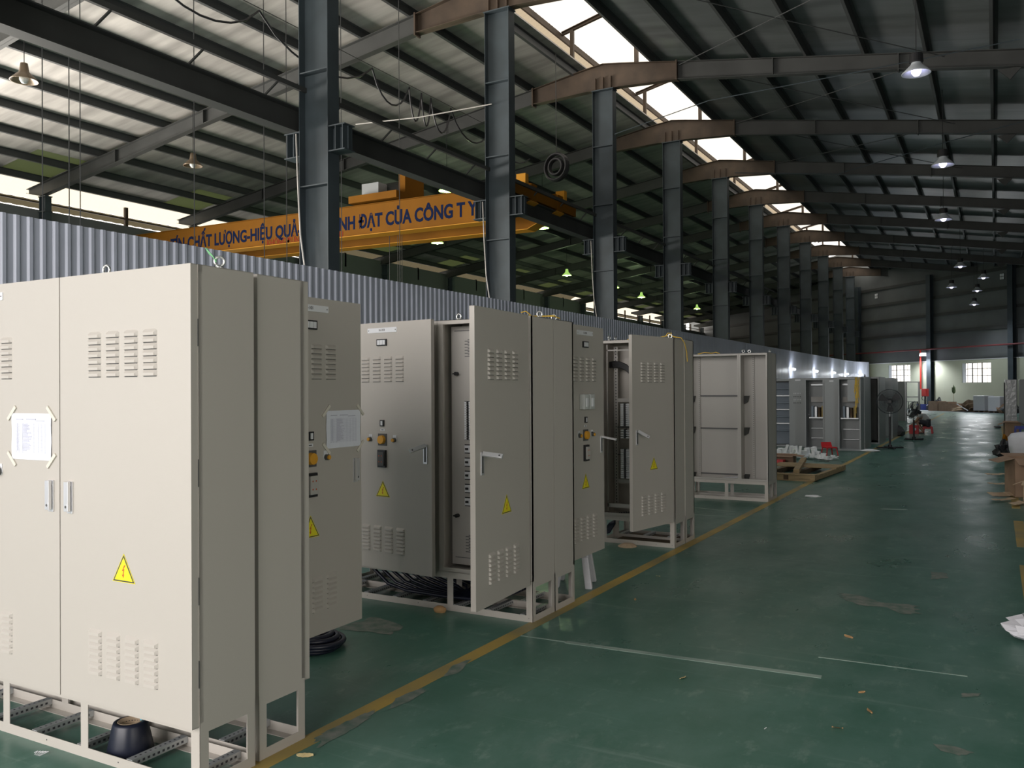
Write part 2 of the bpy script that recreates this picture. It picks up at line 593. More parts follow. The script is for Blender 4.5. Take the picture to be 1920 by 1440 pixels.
# rafters
def ibeam(mb, stations, w, tf=0.014):
    """stations (x, ztop, depth): web and two flanges, in the x-z plane at y=0"""
    for (xa, za, da), (xb, zb, db) in zip(stations, stations[1:]):
        for (ta, tb, ua, ub, hw) in ((za, zb, da, db, 0.006),):
            mb.hexa([(xa, -hw, za - da), (xb, -hw, zb - db), (xb, hw, zb - db), (xa, hw, za - da), (xa, -hw, za), (xb, -hw, zb), (xb, hw, zb), (xa, hw, za)])
        mb.hexa([(xa, -w / 2, za - tf), (xb, -w / 2, zb - tf), (xb, w / 2, zb - tf), (xa, w / 2, za - tf), (xa, -w / 2, za), (xb, -w / 2, zb), (xb, w / 2, zb), (xa, w / 2, za)])
        mb.hexa([(xa, -w / 2, za - da), (xb, -w / 2, zb - db), (xb, w / 2, zb - db), (xa, w / 2, za - da),
                 (xa, -w / 2, za - da + tf), (xb, -w / 2, zb - db + tf), (xb, w / 2, zb - db + tf), (xa, w / 2, za - da + tf)])


def make_rafter():
    r = empty('roof_rafter')
    a = MB()
    ibeam(a, [(XE - 0.9, ztop(XE - 0.9), 0.14), (XE - 0.15, ztop(XE - 0.15), 0.42), (-19.5, ztop(-19.5), 0.40), (-12.1, ztop(-12.1), 0.46)], 0.2)
    for x in (-19.5, -23.4):
        a.box(x - 0.015, x + 0.015, -0.1, 0.1, ztop(x) - 0.4, ztop(x))
    a.build('left_beam', 'steel2', r)
    a = MB()
    ibeam(a, [(-12.1, ztop(-12.1), 0.46), (-10.3, ztop(-10.3) + 0.02, 0.68), (XC, ztop(XC), 0.76), (-9.3, ztop(-9.3) + 0.01, 0.68), (-7.6, ztop(-7.6), 0.5)], 0.22)
    for x in (-12.1, -7.6):
        a.box(x - 0.02, x + 0.02, -0.12, 0.12, ztop(x) - 0.52, ztop(x) + 0.03)
    for x in (-10.04, -9.8, -9.56):
        a.box(x - 0.008, x + 0.008, -0.1, 0.1, 10.26, 10.62)
    a.build('ridge_haunch', 'rust', r)
    a = MB()
    ibeam(a, [(-7.6, ztop(-7.6), 0.5), (-2.0, ztop(-2), 0.40), (XR, ztop(XR), 0.42)], 0.2)
    for x in (-2.0, -5.0):
        a.box(x - 0.015, x + 0.015, -0.1, 0.1, ztop(x) - 0.43, ztop(x))
    z = ztop(0.35) - 0.42
    a.prism([(0.1, z), (0.6, z), (0.35, z - 0.26)], -0.02, 0.02)
    a.build('right_beam', 'steel2', r)
    return r


proto = make_rafter()
for i, y in enumerate(FRAMES):
    o = proto if i == 0 else copy_tree(proto)
    o.location = (0, y, 0)
    tag(o, 'steel roof rafter spanning both bays, %s frame counted from the near end' % ORD[i], 'roof beam', 'roof rafters')


# middle columns with crane brackets
def make_column():
    r = empty('steel_column')
    a = MB()
    a.box(-0.006, 0.006, -0.006, 0.006, 0, 0.01)
    a.box(-0.30, 0.30, -0.006, 0.006, 0.02, 10.22)
    for s in (-1, 1):
        a.box(s * 0.315 - 0.012 * (s > 0), s * 0.315 + 0.012 * (s < 0), -0.14, 0.14, 0.02, 10.22)
    for z in (2.4, 5.0, 6.9, 8.6):
        a.box(-0.30, 0.30, -0.135, 0.0, z, z + 0.02)
    a.box(-0.34, 0.34, -0.16, 0.16, 10.22, 10.245)
    a.box(-0.36, 0.36, -0.2, 0.2, 0, 0.03)
    a.build('column_shaft', 'steel', r)
    b = MB()
    for s in (-1, 1):
        for z in (5.52, 5.93):
            b.box(s * 0.315, s * 0.66, -0.13, 0.13, z, z + 0.018)
        b.box(s * 0.315, s * 0.64, -0.006, 0.006, 5.53, 5.94)
        b.box(s * 0.60, s * 0.615, -0.12, 0.12, 5.53, 5.94)
        b.box(s * 0.45, s * 0.462, -0.12, 0.0, 5.53, 5.94)
    b.build('crane_bracket', 'steel', r)
    return r


proto = make_column()
for i, y in enumerate(FRAMES):
    if y > 72: continue
    o = proto if i == 0 else copy_tree(proto)
    o.location = (XC, y, 0)
    tag(o, 'tall grey steel column of the middle row behind the partition, %s counted from the near end' % ORD[i], 'column', 'middle row of steel columns')
mb = MB()
mb.box(-0.15, 0.15, -0.005, 0.005, 0, 8.02)
for s in (-1, 1): mb.box(s * 0.15, s * 0.165, -0.11, 0.11, 0, 8.02)
mb.box(-0.2, 0.2, -0.13, 0.13, 7.5, 7.54)
mb.box(-0.2, 0.2, -0.13, 0.13, 8.0, 8.03)
me_e = mb.build('eave_column', 'steel')
for i, y in enumerate(FRAMES):
    o = me_e if i == 0 else me_e.copy()
    if i: COL.objects.link(o)
    o.location = (XE, y, 0)
    tag(o, 'short looking grey steel column at the far left eave, %s counted from the near end' % ORD[i], 'column', 'eave columns')

# crane runway beams with rail and conductor bar
for nm, x, lab in (('runway_beam', -10.28, 'long steel crane runway beam resting on the brackets of the middle columns'),
                   ('runway_beam', -26.5, 'long steel crane runway beam along the far left wall')):
    r = empty(nm, (x, 0, 0), 0, lab, 'beam')
    a = MB()
    a.box(-0.005, 0.005, YA, 72, 5.955, 6.35)
    for z in (5.95, 6.345): a.box(-0.13, 0.13, YA, 72, z, z + 0.015)
    a.box(-0.03, 0.03, YA, 72, 6.36, 6.41)
    a.build('beam_web', 'steel2', r)
    if x > -20:
        a = MB()
        a.box(0.16, 0.22, YA, 46, 6.62, 6.70)
        a.build('conductor_bar', 'steel2', r)
        a = MB()
        y = YA + 0.5
        while y < 46:
            a.cyl((0.02, y, 6.36), (0.19, y + 0.15, 6.62), 0.02, 5)
            y += 1.5
        a.build('bar_bracket', 'steel2', r)

# ---- ridge monitor
mb = MB()


def corr_sheet(mb, prof, ya, yb, pitch, amp):
    """profile (x,z) swept along y as a wavy sheet"""
    n = int((yb - ya) / pitch) * 2
    rows = []
    for j in range(n + 1):
        y = ya + (yb - ya) * j / n
        rows.append((y, amp if j % 2 else 0))
    vs = []
    for y, a in rows:
        for x, z in prof: vs.append((x, y, z + a))
    k = len(prof)
    fs = []
    for j in range(n):
        for i in range(k - 1):
            fs.append((j * k + i, j * k + i + 1, (j + 1) * k + i + 1, (j + 1) * k + i))
    mb.add(vs, fs)


corr_sheet(mb, [(-11.25, 12.28), (-9.6, 12.62)], 6, 64, 0.2, 0.03)
corr_sheet(mb, [(-9.6, 12.62), (-7.4, 12.25)], 6, 64, 0.2, 0.03)
o = mb.build('ridge_skylight', 'frp', recalc=False)
tag(o, 'bright translucent corrugated roof of the ridge skylight', 'skylight')
mb = MB()
arc = [(-11.25 - 0.9 * math.sin(t), 12.24 - 0.9 * (1 - math.cos(t))) for t in [PI / 2 * i / 7 for i in range(8)]]
corr_sheet(mb, arc, 6, 64, 0.2, 0.03)
o = mb.build('skylight_eave_sheet', 'upstand', recalc=False)
tag(o, 'curved ribbed beige sheet along the left edge of the ridge skylight', 'roof sheet')
mb = MB()
mb.box(-11.22, -11.16, 6, 64, 12.02, 12.2)
o = mb.build('skylight_purlin', 'rust')
tag(o, 'brown steel purlin under the left edge of the ridge skylight', 'roof beam')


def make_mon():
    r = empty("ridge_truss")
    a = MB()
    a.box(-10.86, -10.76, -0.05, 0.05, 11.12, 12.2)
    a.build('left_post', 'rust', r)
    a = MB()
    a.box(-8.85, -8.75, -0.05, 0.05, 10.84, 12.25)
    a.build('right_post', 'rust', r)
    a = MB()
    ibeam(a, [(-11.15, 12.22, 0.10), (-9.7, 12.56, 0.12)], 0.1, 0.02)
    ibeam(a, [(-9.7, 12.56, 0.12), (-7.5, 12.22, 0.10)], 0.1, 0.02)
    a.build('top_rafter', 'rust', r)
    return r


proto = make_mon()
k = 0
for i, y in enumerate(FRAMES):
    if y < 10 or y > 66: continue
    o = proto if k == 0 else copy_tree(proto)
    o.location = (0, y, 0)
    tag(o, 'small brown post and rafter frame holding the ridge skylight, %s counted from the near end' % ORD[k], 'roof frame', 'ridge skylight frames')
    k += 1

# ---- left eave: curved sheet, gap, wall
mb = MB()
ARC = [(-28.0 - 1.0 * math.sin(t), 8.80 - 0.80 * (1 - math.cos(t))) for t in [PI / 2 * i / 9 for i in range(10)]]
for ya, yb, m, lab in ((YA, 30, 'frp_eave', 'curved cream sheet lit by daylight along the near part of the left eave'), (30, 60, 'dull_sheet', 'curved dull brown sheet along the middle of the left eave'),
                       (60, 88, 'frp_eave', 'curved cream sheet lit by daylight along the far part of the left eave')):
    mb = MB()
    corr_sheet(mb, ARC[:8], ya, yb, 0.42, 0.04)
    o = mb.build('eave_sheet', m, recalc=False)
    tag(o, lab, 'roof sheet')
    mb = MB()
    corr_sheet(mb, ARC[7:], ya, yb, 0.42, 0.02)
    mb.build('sheet_curl', 'dull_sheet', o, recalc=False)
mb = MB()
mb.box(-27.55, -27.4, YA, 93, 5.7, 7.62)
mb.box(-27.55, -27.4, YA, 93, 0, 1.5)
mb.box(-27.55, -27.4, YA, -2.2, 1.5, 5.7)
mb.box(-27.55, -27.4, 24.2, 93, 1.5, 5.7)
mb.box(-27.52, -27.42, 30, 60, 7.62, 8.25)
structure(mb.build('wall_left', 'outer'), 'far left side wall below the eave opening')
mb = MB()
y = YA
while y < 90:
    mb.box(-27.52, -27.42, y, y + 0.12, 7.62, 8.3)
    y += 3.0
mb.box(-27.5, -27.44, YA, 90, 7.85, 7.9)
structure(mb.build('trim_6', 'rust'), 'posts and rail of the opening along the far left eave')

# ---- right wall, front wall with a doorway, added openings for fill (behind the camera)
mb = MB()
mb.box(XR, XR + 0.15, Y0, -4.5, 0, 10)
mb.box(XR, XR + 0.15, -4.5, 3.5, 4.6, 10)  # gap below is an unseen opening added for the fill lamp
mb.box(XR, XR + 0.15, 3.5, 62, 0, 10)
structure(mb.build('wall_right', 'outer'), 'right side wall')
mb = MB()
for x0, x1, z0, z1 in ((-28, -25.2, 0, 12.8), (-25.2, -11.8, 5.9, 12.8), (-11.8, -9.3, 0, 12.8), (-9.3, 1.1, 7.0, 12.8), (1.1, 8, 0, 12.8)):  # left bay opening is unseen, added for the fill lamp
    mb.box(x0, x1, Y0 - 0.15, Y0, z0, z1)
structure(mb.build('wall_front', 'outer'), 'wall with a doorway and an added opening behind the photographer')

# ---- askew end wall: local x runs along the wall to the right, y into the wall
WL = 0.98 / math.hypot(1, 0.98)
ANG = math.atan2(-0.98, 1)
WROOT_O = Vector((-3.87, 67.47, 0))


def wl(o):
    o.location = WROOT_O
    o.rotation_euler = (0, 0, ANG)
    return o


# wall-local s for a world x
def s_of(x): return (x + 3.87) * math.hypot(1, 0.98)


S0, S1 = s_of(-30), s_of(XR + 0.3)
H = 3.42
wins = [(-4.52, -2.22, 2.02, 3.26), (2.62, 5.05, 1.88, 3.20)]
mb = MB()
edges = [S0] + [v for w in wins for v in w[:2]] + [S1]
for a, b in zip(edges[::2], edges[1::2]): mb.box(a, b, 0, 0.22, 0, H)
for a, b, z0, z1 in wins:
    mb.box(a, b, 0, 0.22, 0, z0)
    mb.box(a, b, 0, 0.22, z1, H)
structure(wl(mb.build('wall_back', 'plaster')), 'cream plastered lower part of the end wall')
mb = MB()
mb.box(S0, S1, 0.12, 0.2, H, 12.6)
structure(wl(mb.build('wall_back', 'siding')), 'dark grey sheeted upper part of the end wall')
mb = MB()
mb.box(S0, S1, -0.02, 0.2, H, H + 0.04)
structure(wl(mb.build('trim_7', 'white')), 'pale ledge between plaster and sheeting of the end wall')
for i, (a, b, z0, z1) in enumerate(wins):
    r = structure(wl(empty('window_%d' % (i + 1))), ('left' if i == 0 else 'right') + ' window of the end wall with a white sky behind its bars')
    f = MB()
    for u in (0.0, 1 / 3, 2 / 3, 1.0):
        x = a + (b - a) * u
        f.box(x - 0.03, x + 0.03, 0.08, 0.12, z0, z1)
    for u in (1 / 6, 1 / 2, 5 / 6):
        x = a + (b - a) * u
        f.box(x - 0.008, x + 0.008, 0.09, 0.11, z0, z1)
    for u in (0, 0.36, 0.7, 1.0):
        z = z0 + (z1 - z0) * u
        f.box(a, b, 0.085, 0.115, z - 0.018, z + 0.018)
    f.build('window_frame', 'steel', r)
    g = MB()
    g.box(a - 0.04, a + 0.3, 0.03, 0.06, z0 - 0.02, z1 + 0.02)
    g.build('window_shutter', 'white', r)
    gl = MB()
    gl.box(a, b, 0.1, 0.104, z0, z1)
    mg = bpy.data.materials.get('window_glass')
    if not mg:
        mg = translucent('window_glass', (0.8, 0.85, 0.9, 1), 0.85)
        MT['wglass'] = mg
    gl.build('window_pane', 'wglass', r)
    p = Vector((math.cos(ANG), math.sin(ANG), 0)) * ((a + b) / 2) + WROOT_O
    n = Vector((math.sin(ANG), -math.cos(ANG), 0))
    area('daylight_end_window', (p.x + n.x * 0.15, p.y + n.y * 0.15, (z0 + z1) / 2), (PI / 2, 0, ANG + PI), b - a, z1 - z0, 60, (0.92, 0.96, 1.0))

# posts and girts of the end wall
GP = [(-7.75, 'left'), (-0.10, 'middle'), (6.85, 'right')]
for s, w in GP:
    a = MB()
    a.box(s - 0.2, s + 0.2, -0.30, -0.29, 0, 9.6)
    a.box(s - 0.2, s + 0.2, -0.02, -0.01, 0, 9.6)
    a.box(s - 0.006, s + 0.006, -0.3, 0, 0, 9.6)
    o = wl(a.build('wall_column', 'steel'))
    tag(o, {'left': 'dark steel wall column at the end of the corrugated partition',
            'middle': 'dark steel wall column between the two end wall windows',
            'right': 'dark steel wall column right of the right window of the end wall'}[w], 'column', 'end wall columns')
for i, z in enumerate((5.35, 6.6, 7.85, 9.1)):
    a = MB()
    a.box(S0, S1, 0.0, 0.1, z, z + 0.2)
    o = wl(a.build('wall_girt', 'steel2'))
    tag(o, 'horizontal steel girt on the end wall, %s counted from the bottom' % ORD[i], 'beam', 'end wall girts')
a = MB()
a.cyl((S0 * 0.3, -0.42, 4.28), (S1 - 1.2, -0.42, 4.28), 0.055, 8)
o = wl(a.build('fire_pipe', 'redpipe'))
tag(o, 'long horizontal red fire pipe along the end wall', 'pipe')
a = MB()
a.cyl((-0.72, -0.42, 4.28), (-0.72, -0.42, 1.45), 0.055, 8)
o = wl(a.build('fire_pipe', 'redpaint'))
tag(o, 'vertical red fire pipe coming down beside the end wall column', 'pipe')
for sx, nm in ((-5.9, 'left'), (5.9, 'right')):
    a = MB()
    a.box(sx - 0.17, sx + 0.17, 0.095, 0.118, 8.5, 8.9)
    r = wl(a.build('wall_vent', 'dark'))
    tag(r, 'small square vent with white painted daylight high in the end wall, the %s one' % nm, 'vent', 'high vents of the end wall')
    for dx in (-0.085, 0.085):
        for dz in (-0.1, 0.1):
            a = MB()
            a.box(sx + dx - 0.07, sx + dx + 0.07, 0.08, 0.096, 8.7 + dz - 0.085, 8.7 + dz + 0.085)
            a.build('daylight_pane', MT['tube'] if False else 'white', r)  # plain white panes, daylight in the vent put into the colour

# ---- corrugated partition
mb = MB()


def partition(path, h, pitch=0.15, d=0.02):
    pts = []
    # trapezoid ribs along the path
    tot = 0
    segs = []
    for p, q in zip(path, path[1:]):
        L = (Vector(q) - Vector(p)).length
        segs.append((tot, tot + L, Vector(p), Vector(q)))
        tot += L
    s = 0.0
    out = []
    while s < tot - pitch:
        for ds, off in ((0, 0), (0.45, 0), (0.6, 1), (0.85, 1)):
            ss = s + ds * pitch
            for a, b, p, q in segs:
                if a <= ss <= b:
                    t = (ss - a) / (b - a)
                    n = (q - p).normalized().cross(Vector((0, 0, 1)))
                    out.append(p.lerp(q, t) + n * off * d)
                    break
        s += pitch
    vs = []
    for p in out: vs += [(p.x, p.y, 0), (p.x, p.y, h)]
    fs = [(2 * i, 2 * i + 2, 2 * i + 3, 2 * i + 1) for i in range(len(out) - 1)]
    return vs, fs


path = [(-9.41, -3.0, 0), (-9.41, 66.0, 0), (-9.26, 68.5, 0), (-8.85, 70.4, 0), (-8.55, 71.6, 0)]
vs, fs = partition(path, 3.566)
mb.add(vs, fs)
mb.box(-9.445, -9.42, -3, 66, 3.45, 3.54)
structure(mb.build('wall_left', 'partition', recalc=False), 'corrugated blue grey metal partition between the bays')
# lit lamps on the far partition
for i, y in enumerate((46.3, 52.9, 59.3, 65.0, 69.5)):
    x = -9.28 if y < 68 else -8.9
    r = empty('wall_lamp', (x, y, 2.58), 0, 'small glaring white lamp on the far partition, %s counted from the near end' % ORD[i], 'lamp', 'lamps on the far partition')
    a = MB()
    a.box(-0.1, -0.02, -0.25, 0.25, -0.03, 0.03)
    a.build('lamp_housing', 'white', r)
    a = MB()
    a.cyl((0.04, -0.33, 0), (0.04, 0.33, 0), 0.06, 8)
    a.build('lamp_tube', 'tube', r)
    l = bpy.data.lights.new('partition_lamp', 'POINT')
    l.energy = 12
    l.color = (0.9, 0.95, 1)
    l.shadow_soft_size = 0.1
    lo = bpy.data.objects.new('partition_lamp', l)
    lo.location = (x + 0.25, y, 2.5)
    COL.objects.link(lo)
# bright floodlight on the middle end wall column
r = wl(empty('floodlight'))
tag(r, 'glaring white floodlight on the end wall column beside the red pipe', 'lamp')
a = MB()
a.box(-0.45, -0.1, -0.62, -0.5, 3.95, 4.1)
a.build('lamp_housing', 'dgrey', r)
a = MB()
a.hexa([(-0.5, -0.72, 3.82), (0.02, -0.72, 3.82), (0.02, -0.6, 3.82), (-0.5, -0.6, 3.82), (-0.5, -0.66, 4.02), (0.02, -0.66, 4.02), (0.02, -0.6, 4.02), (-0.5, -0.6, 4.02)])
a.build('lamp_glass', 'spot', r)
p = WROOT_O + Vector((math.cos(ANG), math.sin(ANG), 0)) * -0.2 + Vector((math.sin(ANG), -math.cos(ANG), 0)) * 1.0
l = bpy.data.lights.new('floodlight_light', 'SPOT')
l.energy = 600
l.spot_size = math.radians(150)
l.spot_blend = 0.6
l.color = (0.9, 0.93, 1.0)
l.shadow_soft_size = 0.15
lo = bpy.data.objects.new('floodlight_light', l)
lo.location = (p.x, p.y, 3.85)
COL.objects.link(lo)

# worn bare patches in the floor paint and one clear film outline
MT['worn'] = mat('worn_grey_concrete', (0.22, 0.235, 0.205, 1), 0.6, noise=0.6, nscale=14, col2=(0.085, 0.15, 0.12, 1))
PATCH = [[(-1.087, 7.037), (-0.892, 7.024), (-0.762, 6.871), (-0.585, 6.912), (-0.495, 6.89), (-0.49, 6.674), (-0.592, 6.586), (-0.70, 6.74), (-0.879, 6.70), (-1.035, 6.86)],
         [(-2.739, 2.971), (-2.756, 3.081), (-2.732, 3.305), (-2.719, 3.392), (-2.665, 3.264), (-2.651, 3.054), (-2.649, 2.907)],
         [(-2.727, 3.556), (-2.698, 3.752), (-2.649, 3.732), (-2.631, 3.565), (-2.66, 3.425)],
         [(-2.76, 4.155), (-2.72, 4.298), (-2.654, 4.051), (-2.694, 3.95)],
         [(-3.861, 4.399), (-3.855, 4.785), (-3.49, 4.672), (-3.468, 4.47), (-3.631, 4.452)],  # clear film lying on the floor, drawn in the worn colour
         [(-0.257, 4.264), (-0.173, 4.277), (-0.089, 4.247), (-0.148, 4.177), (-0.232, 4.194)],
         [(-0.171, 5.037), (-0.079, 5.087), (-0.088, 5.03), (-0.167, 4.969)],
         [(-0.5, 8.2), (-0.38, 8.25), (-0.36, 8.0), (-0.48, 7.9)]]
mb = MB()
rnd = random.Random(5)
for poly in PATCH:
    c = Vector((sum(p[0] for p in poly) / len(poly), sum(p[1] for p in poly) / len(poly), 0))
    out = []
    for a, b in zip(poly, poly[1:] + poly[:1]):
        a = Vector((a[0], a[1], 0)); b = Vector((b[0], b[1], 0))
        for k in range(6):
            p = a.lerp(b, k / 6)
            out.append(c + (p - c) * (1 + rnd.uniform(-0.16, 0.10)))
    b0 = len(out)
    vs = [(c.x, c.y, 0.0017)] + [(p.x, p.y, 0.0017) for p in out]
    mb.add(vs, [(0, i + 1, (i + 1) % b0 + 1) for i in range(b0)])
structure(mb.build('trim_8', 'worn'), 'worn bare patches in the green floor paint and a clear film')


# ---------------------------------------------------------------- electrical cabinets
def louver(mb, cx, cz, w=0.088, h=0.026, d=0.012, sy=-1):
    """one pressed louvre bulging from the plane y=0 towards sy"""
    x0, x1 = cx - w / 2, cx + w / 2
    e = 0.012
    zt, zb = cz + h / 2, cz - h / 2
    y = sy * d
    mb.add([(x0, 0, zb), (x1, 0, zb), (x1, 0, zt - 0.006), (x1 - e, 0, zt), (x0 + e, 0, zt), (x0, 0, zt - 0.006),
            (x0 + e * 0.8, y, zb), (x1 - e * 0.8, y, zb), (x1 - e, y * 0.9, zb + h * 0.45), (x0 + e, y * 0.9, zb + h * 0.45)],
           [(0, 1, 7, 6), (6, 7, 8, 9), (9, 8, 3, 4), (1, 2, 8, 7), (2, 3, 8), (0, 6, 9, 5), (5, 9, 4)])
    m = mb.m
    mb.m = 1
    mb.box(x0 + 0.004, x1 - 0.004, sy * 0.0005, sy * 0.0012, zb - 0.0035, zb)
    mb.m = m


def louvers(mb, cx, z0, z1, cols=4, rows=7, pitch=0.118):
    for i in range(cols):
        for j in range(rows):
            louver(mb, cx + (i - (cols - 1) / 2) * pitch, z0 + (z1 - z0) * (j + 0.5) / rows)


def sign(parent, x, z, s=0.145, y=-0.001):
    """yellow warning triangle with black border and lightning bolt"""
    h = s * 0.83
    m = MB()

    def tri(k, yy):
        c = h / 3
        pts = [(0, (h - c) * k), (s / 2 * k, -c * k), (-s / 2 * k, -c * k)]
        m.prism([(x + a, z + b) for a, b in pts], yy, y + 0.0005)
    tri(1.0, y - 0.0004)
    m.m = 1
    tri(0.93, y - 0.0008)
    m.m = 0
    tri(0.80, y - 0.0012)
    m.m = 2
    q = s * 0.011 / 0.145
    b = [(0.5, 2.4), (-0.9, 0.1), (-0.1, 0.3), (-0.5, -1.4), (-1.0, -1.2), (-0.1, -2.5), (0.4, -1.0), (0.0, -1.25), (0.5, 1.0), (-0.1, 0.8), (1.2, 2.4)]
    m.prism([(x + a * q, z + c * q + 0.006) for a, c in b], y - 0.0016, y)
    return m.build('warning_sign', ['yellow', 'text', 'bolt'], parent)


def nameplate(parent, x, z, txt, w=0.30, h=0.036):
    m = MB()
    m.box(x - w / 2, x + w / 2, -0.004, 0, z - h / 2, z + h / 2)
    m.m = 1
    for s in (-1, 1): m.cyl((x + s * (w / 2 - 0.012), -0.0045, z), (x + s * (w / 2 - 0.012), 0, z), 0.004, 8)
    o = m.build('nameplate', ['white', 'text'], parent)
    return o, text_mesh('nameplate_lettering', txt, 0.024, 'dgrey', parent, (x, -0.0045, z), (PI / 2, 0, 0), bold=0.0004, depth=0.0003)


def meter(parent, x, z, w=0.10, h=0.05, cells=3):
    m = MB()
    m.box(x - w / 2, x + w / 2, -0.012, 0, z - h / 2, z + h / 2)
    m.m = 1
    cw = (w - 0.016) / cells
    for i in range(cells):
        a = x - w / 2 + 0.008 + i * cw
        m.box(a + 0.0015, a + cw - 0.0015, -0.014, -0.011, z - h / 2 + 0.008, z + h / 2 - 0.008)
    return m.build('panel_meter', ['black', 'white'], parent)


def small_button(parent, x, z):
    m = MB()
    m.box(x - 0.017, x + 0.017, -0.003, 0, z - 0.012, z + 0.033)
    m.cyl((x, -0.003, z), (x, 0, z), 0.021, 14)
    o = m.build('button_plate', 'white', parent)
    m = MB()
    m.cyl((x, -0.022, z - 0.004), (x, 0, z - 0.004), 0.0165, 14)
    m.m = 1
    m.cyl((x, -0.03, z - 0.004), (x, -0.021, z - 0.004), 0.0125, 14)
    m.build('push_button', ['dgrey', 'amber'], parent)
    return o


def big_button(parent, x, z):
    m = MB()
    m.box(x - 0.045, x + 0.045, -0.006, 0, z - 0.045, z + 0.045)
    m.m = 1
    m.cyl((x, -0.028, z), (x, -0.005, z), 0.031, 24, 0.034)
    return m.build('rotary_switch', ['dgrey', 'amber'], parent, bevel=0.001)


def socket_cover(parent, x, z, pale=False):
    m = MB()
    m.box(x - 0.04, x + 0.04, -0.018, 0, z - 0.065, z + 0.065)
    m.m = 1
    m.box(x - 0.030, x + 0.034, -0.03, -0.018, z - 0.05, z + 0.05)
    m.m = 2
    for dz in (-0.022, 0.022):
        for dx in (-0.012, 0.014): m.cyl((x + dx, -0.031, z + dz), (x + dx, -0.03, z + dz), 0.005, 8)
    return m.build('relay_cover', ['black', 'inner' if pale else 'dgrey', 'bolt'], parent, bevel=0.003)


def handle(parent, x, z, ang=0.0, swing=0.0, side=1):
    """swing handle: a recessed chrome plate with a lever; ang opens the lever out of the door, swing turns it sideways"""
    m = MB()
    m.box(x - 0.018, x + 0.018, -0.006, 0, z - 0.07, z + 0.07)
    m.m = 1
    m.box(x - 0.010, x + 0.010, -0.0066, -0.005, z - 0.058, z + 0.05)
    o = m.build('handle_plate', ['chrome', 'dgrey'], parent, bevel=0.003)
    m = MB()
    L = 0.115
    m.box(-0.0145, 0.0145, -0.014, 0, -L, 0.014)
    m.cyl((0, -0.0145, -L + 0.02), (0, 0, -L + 0.02), 0.0135, 12)
    m.m = 1
    m.cyl((0, -0.0155, -L + 0.02), (0, -0.014, -L + 0.02), 0.006, 12)
    l = m.build('door_lever', ['chrome', 'dgrey'], parent, loc=(x, -0.010 - 0.012 * (ang > 0), z + 0.055), bevel=0.004)
    l.rotation_euler = Euler((0, swing, 0)).to_matrix().to_4x4().to_euler() if ang == 0 else (Matrix.Rotation(swing, 4, 'Y') @ Matrix.Rotation(-ang, 4, 'X')).to_euler()
    return o


def sheet(parent, x, z, w=0.297, h=0.21, tilt=0.0):
    """a printed form taped by its corners"""
    m = MB()
    n = 8
    vs = []
    for j in range(n + 1):
        for i in range(n + 1):
            u, v = i / n - 0.5, j / n - 0.5
            vs.append((u * w + random.uniform(-0.0015, 0.0015) * (abs(v) == 0.5), -0.002 - 0.003 * abs(math.sin(u * 7 + v * 5)), v * h))
    fs = [(j * (n + 1) + i, j * (n + 1) + i + 1, (j + 1) * (n + 1) + i + 1, (j + 1) * (n + 1) + i) for j in range(n) for i in range(n)]
    m.add(vs, fs)
    m.m = 1
    for k in range(24):
        zz = h * 0.28 - k * h * 0.027
        m.box(-w * 0.38, w * 0.36, -0.0058, -0.0054, zz, zz + 0.0009)
    for xx in (-0.38, -0.30, -0.21, 0.08, 0.18, 0.27, 0.36):
        m.box(w * xx, w * xx + 0.0009, -0.0058, -0.0054, -h * 0.36, h * 0.28)
    random.seed(3)
    for k in range(22):
        zz = h * 0.262 - k * h * 0.027
        m.box(-w * 0.355, -w * 0.33, -0.006, -0.0054, zz, zz + 0.003)
        m.box(-w * 0.20, -w * 0.20 + w * random.uniform(0.08, 0.22), -0.006, -0.0054, zz, zz + 0.0022)
    m.box(-w * 0.38, -w * 0.2, -0.006, -0.0054, h * 0.36, h * 0.38)
    m.box(-w * 0.12, w * 0.12, -0.006, -0.0054, h * 0.36, h * 0.385)
    m.box(w * 0.12, w * 0.34, -0.006, -0.0054, h * 0.33, h * 0.35)
    o = m.build('taped_form', ['paper', 'ink'], parent, loc=(x, 0, z), rot=(0, tilt, 0), recalc=False)
    m = MB()
    for sx in (-1, 1):
        for sz in (-1, 1):
            m = MB()
            m.T = Matrix.Translation((x + sx * w / 2, 0, z + sz * h / 2)) @ Matrix.Rotation(sx * sz * PI / 4, 4, 'Y')
            m.box(-0.042, 0.042, -0.0066, -0.0006, -0.008, 0.008)
            m.build('adhesive_tape', 'tape', parent)
    return o


def door(parent, x, y, side, W, zb, zt, deg, items=(), m='beige', T=0.035, inner=True):
    """door leaf hinged at local (x,y); its front looks to local -y; side 'L' hinge on the left"""
    s = 1 if side == 'L' else -1
    b = MB()
    g = 0.003
    x0, x1 = (g, W - g) if s > 0 else (-W + g, -g)
    b.box(x0, x1, 0, 0.003, zb, zt)
    for a, c in ((x0, x0 + 0.003), (x1 - 0.003, x1)): b.box(a, c, 0.003, T, zb, zt)
    for a, c in ((zb, zb + 0.003), (zt - 0.003, zt)): b.box(x0, x1, 0.003, T, a, c)
    # stiffening frame inside
    for a, c in ((x0 + 0.03, x0 + 0.06), (x1 - 0.06, x1 - 0.03)): b.box(a, c, 0.003, 0.02, zb + 0.03, zt - 0.03)
    if 'vents' in items:
        louvers(b, s * W / 2, 1.665, 1.858)
        louvers(b, s * W / 2, 0.395, 0.588)
    if 'vents_left' in items:
        louvers(b, s * W / 2, 1.665, 1.858)
        louvers(b, s * W / 2, 0.395, 0.588)
    d = b.build('cabinet_door', [m, 'dgrey'], parent, loc=(x, y - T, 0))
    # the leaf turns about its back edge at the hinge
    d.rotation_euler = (0, 0, -s * math.radians(deg))
    d['open_degrees'] = deg
    return d, s


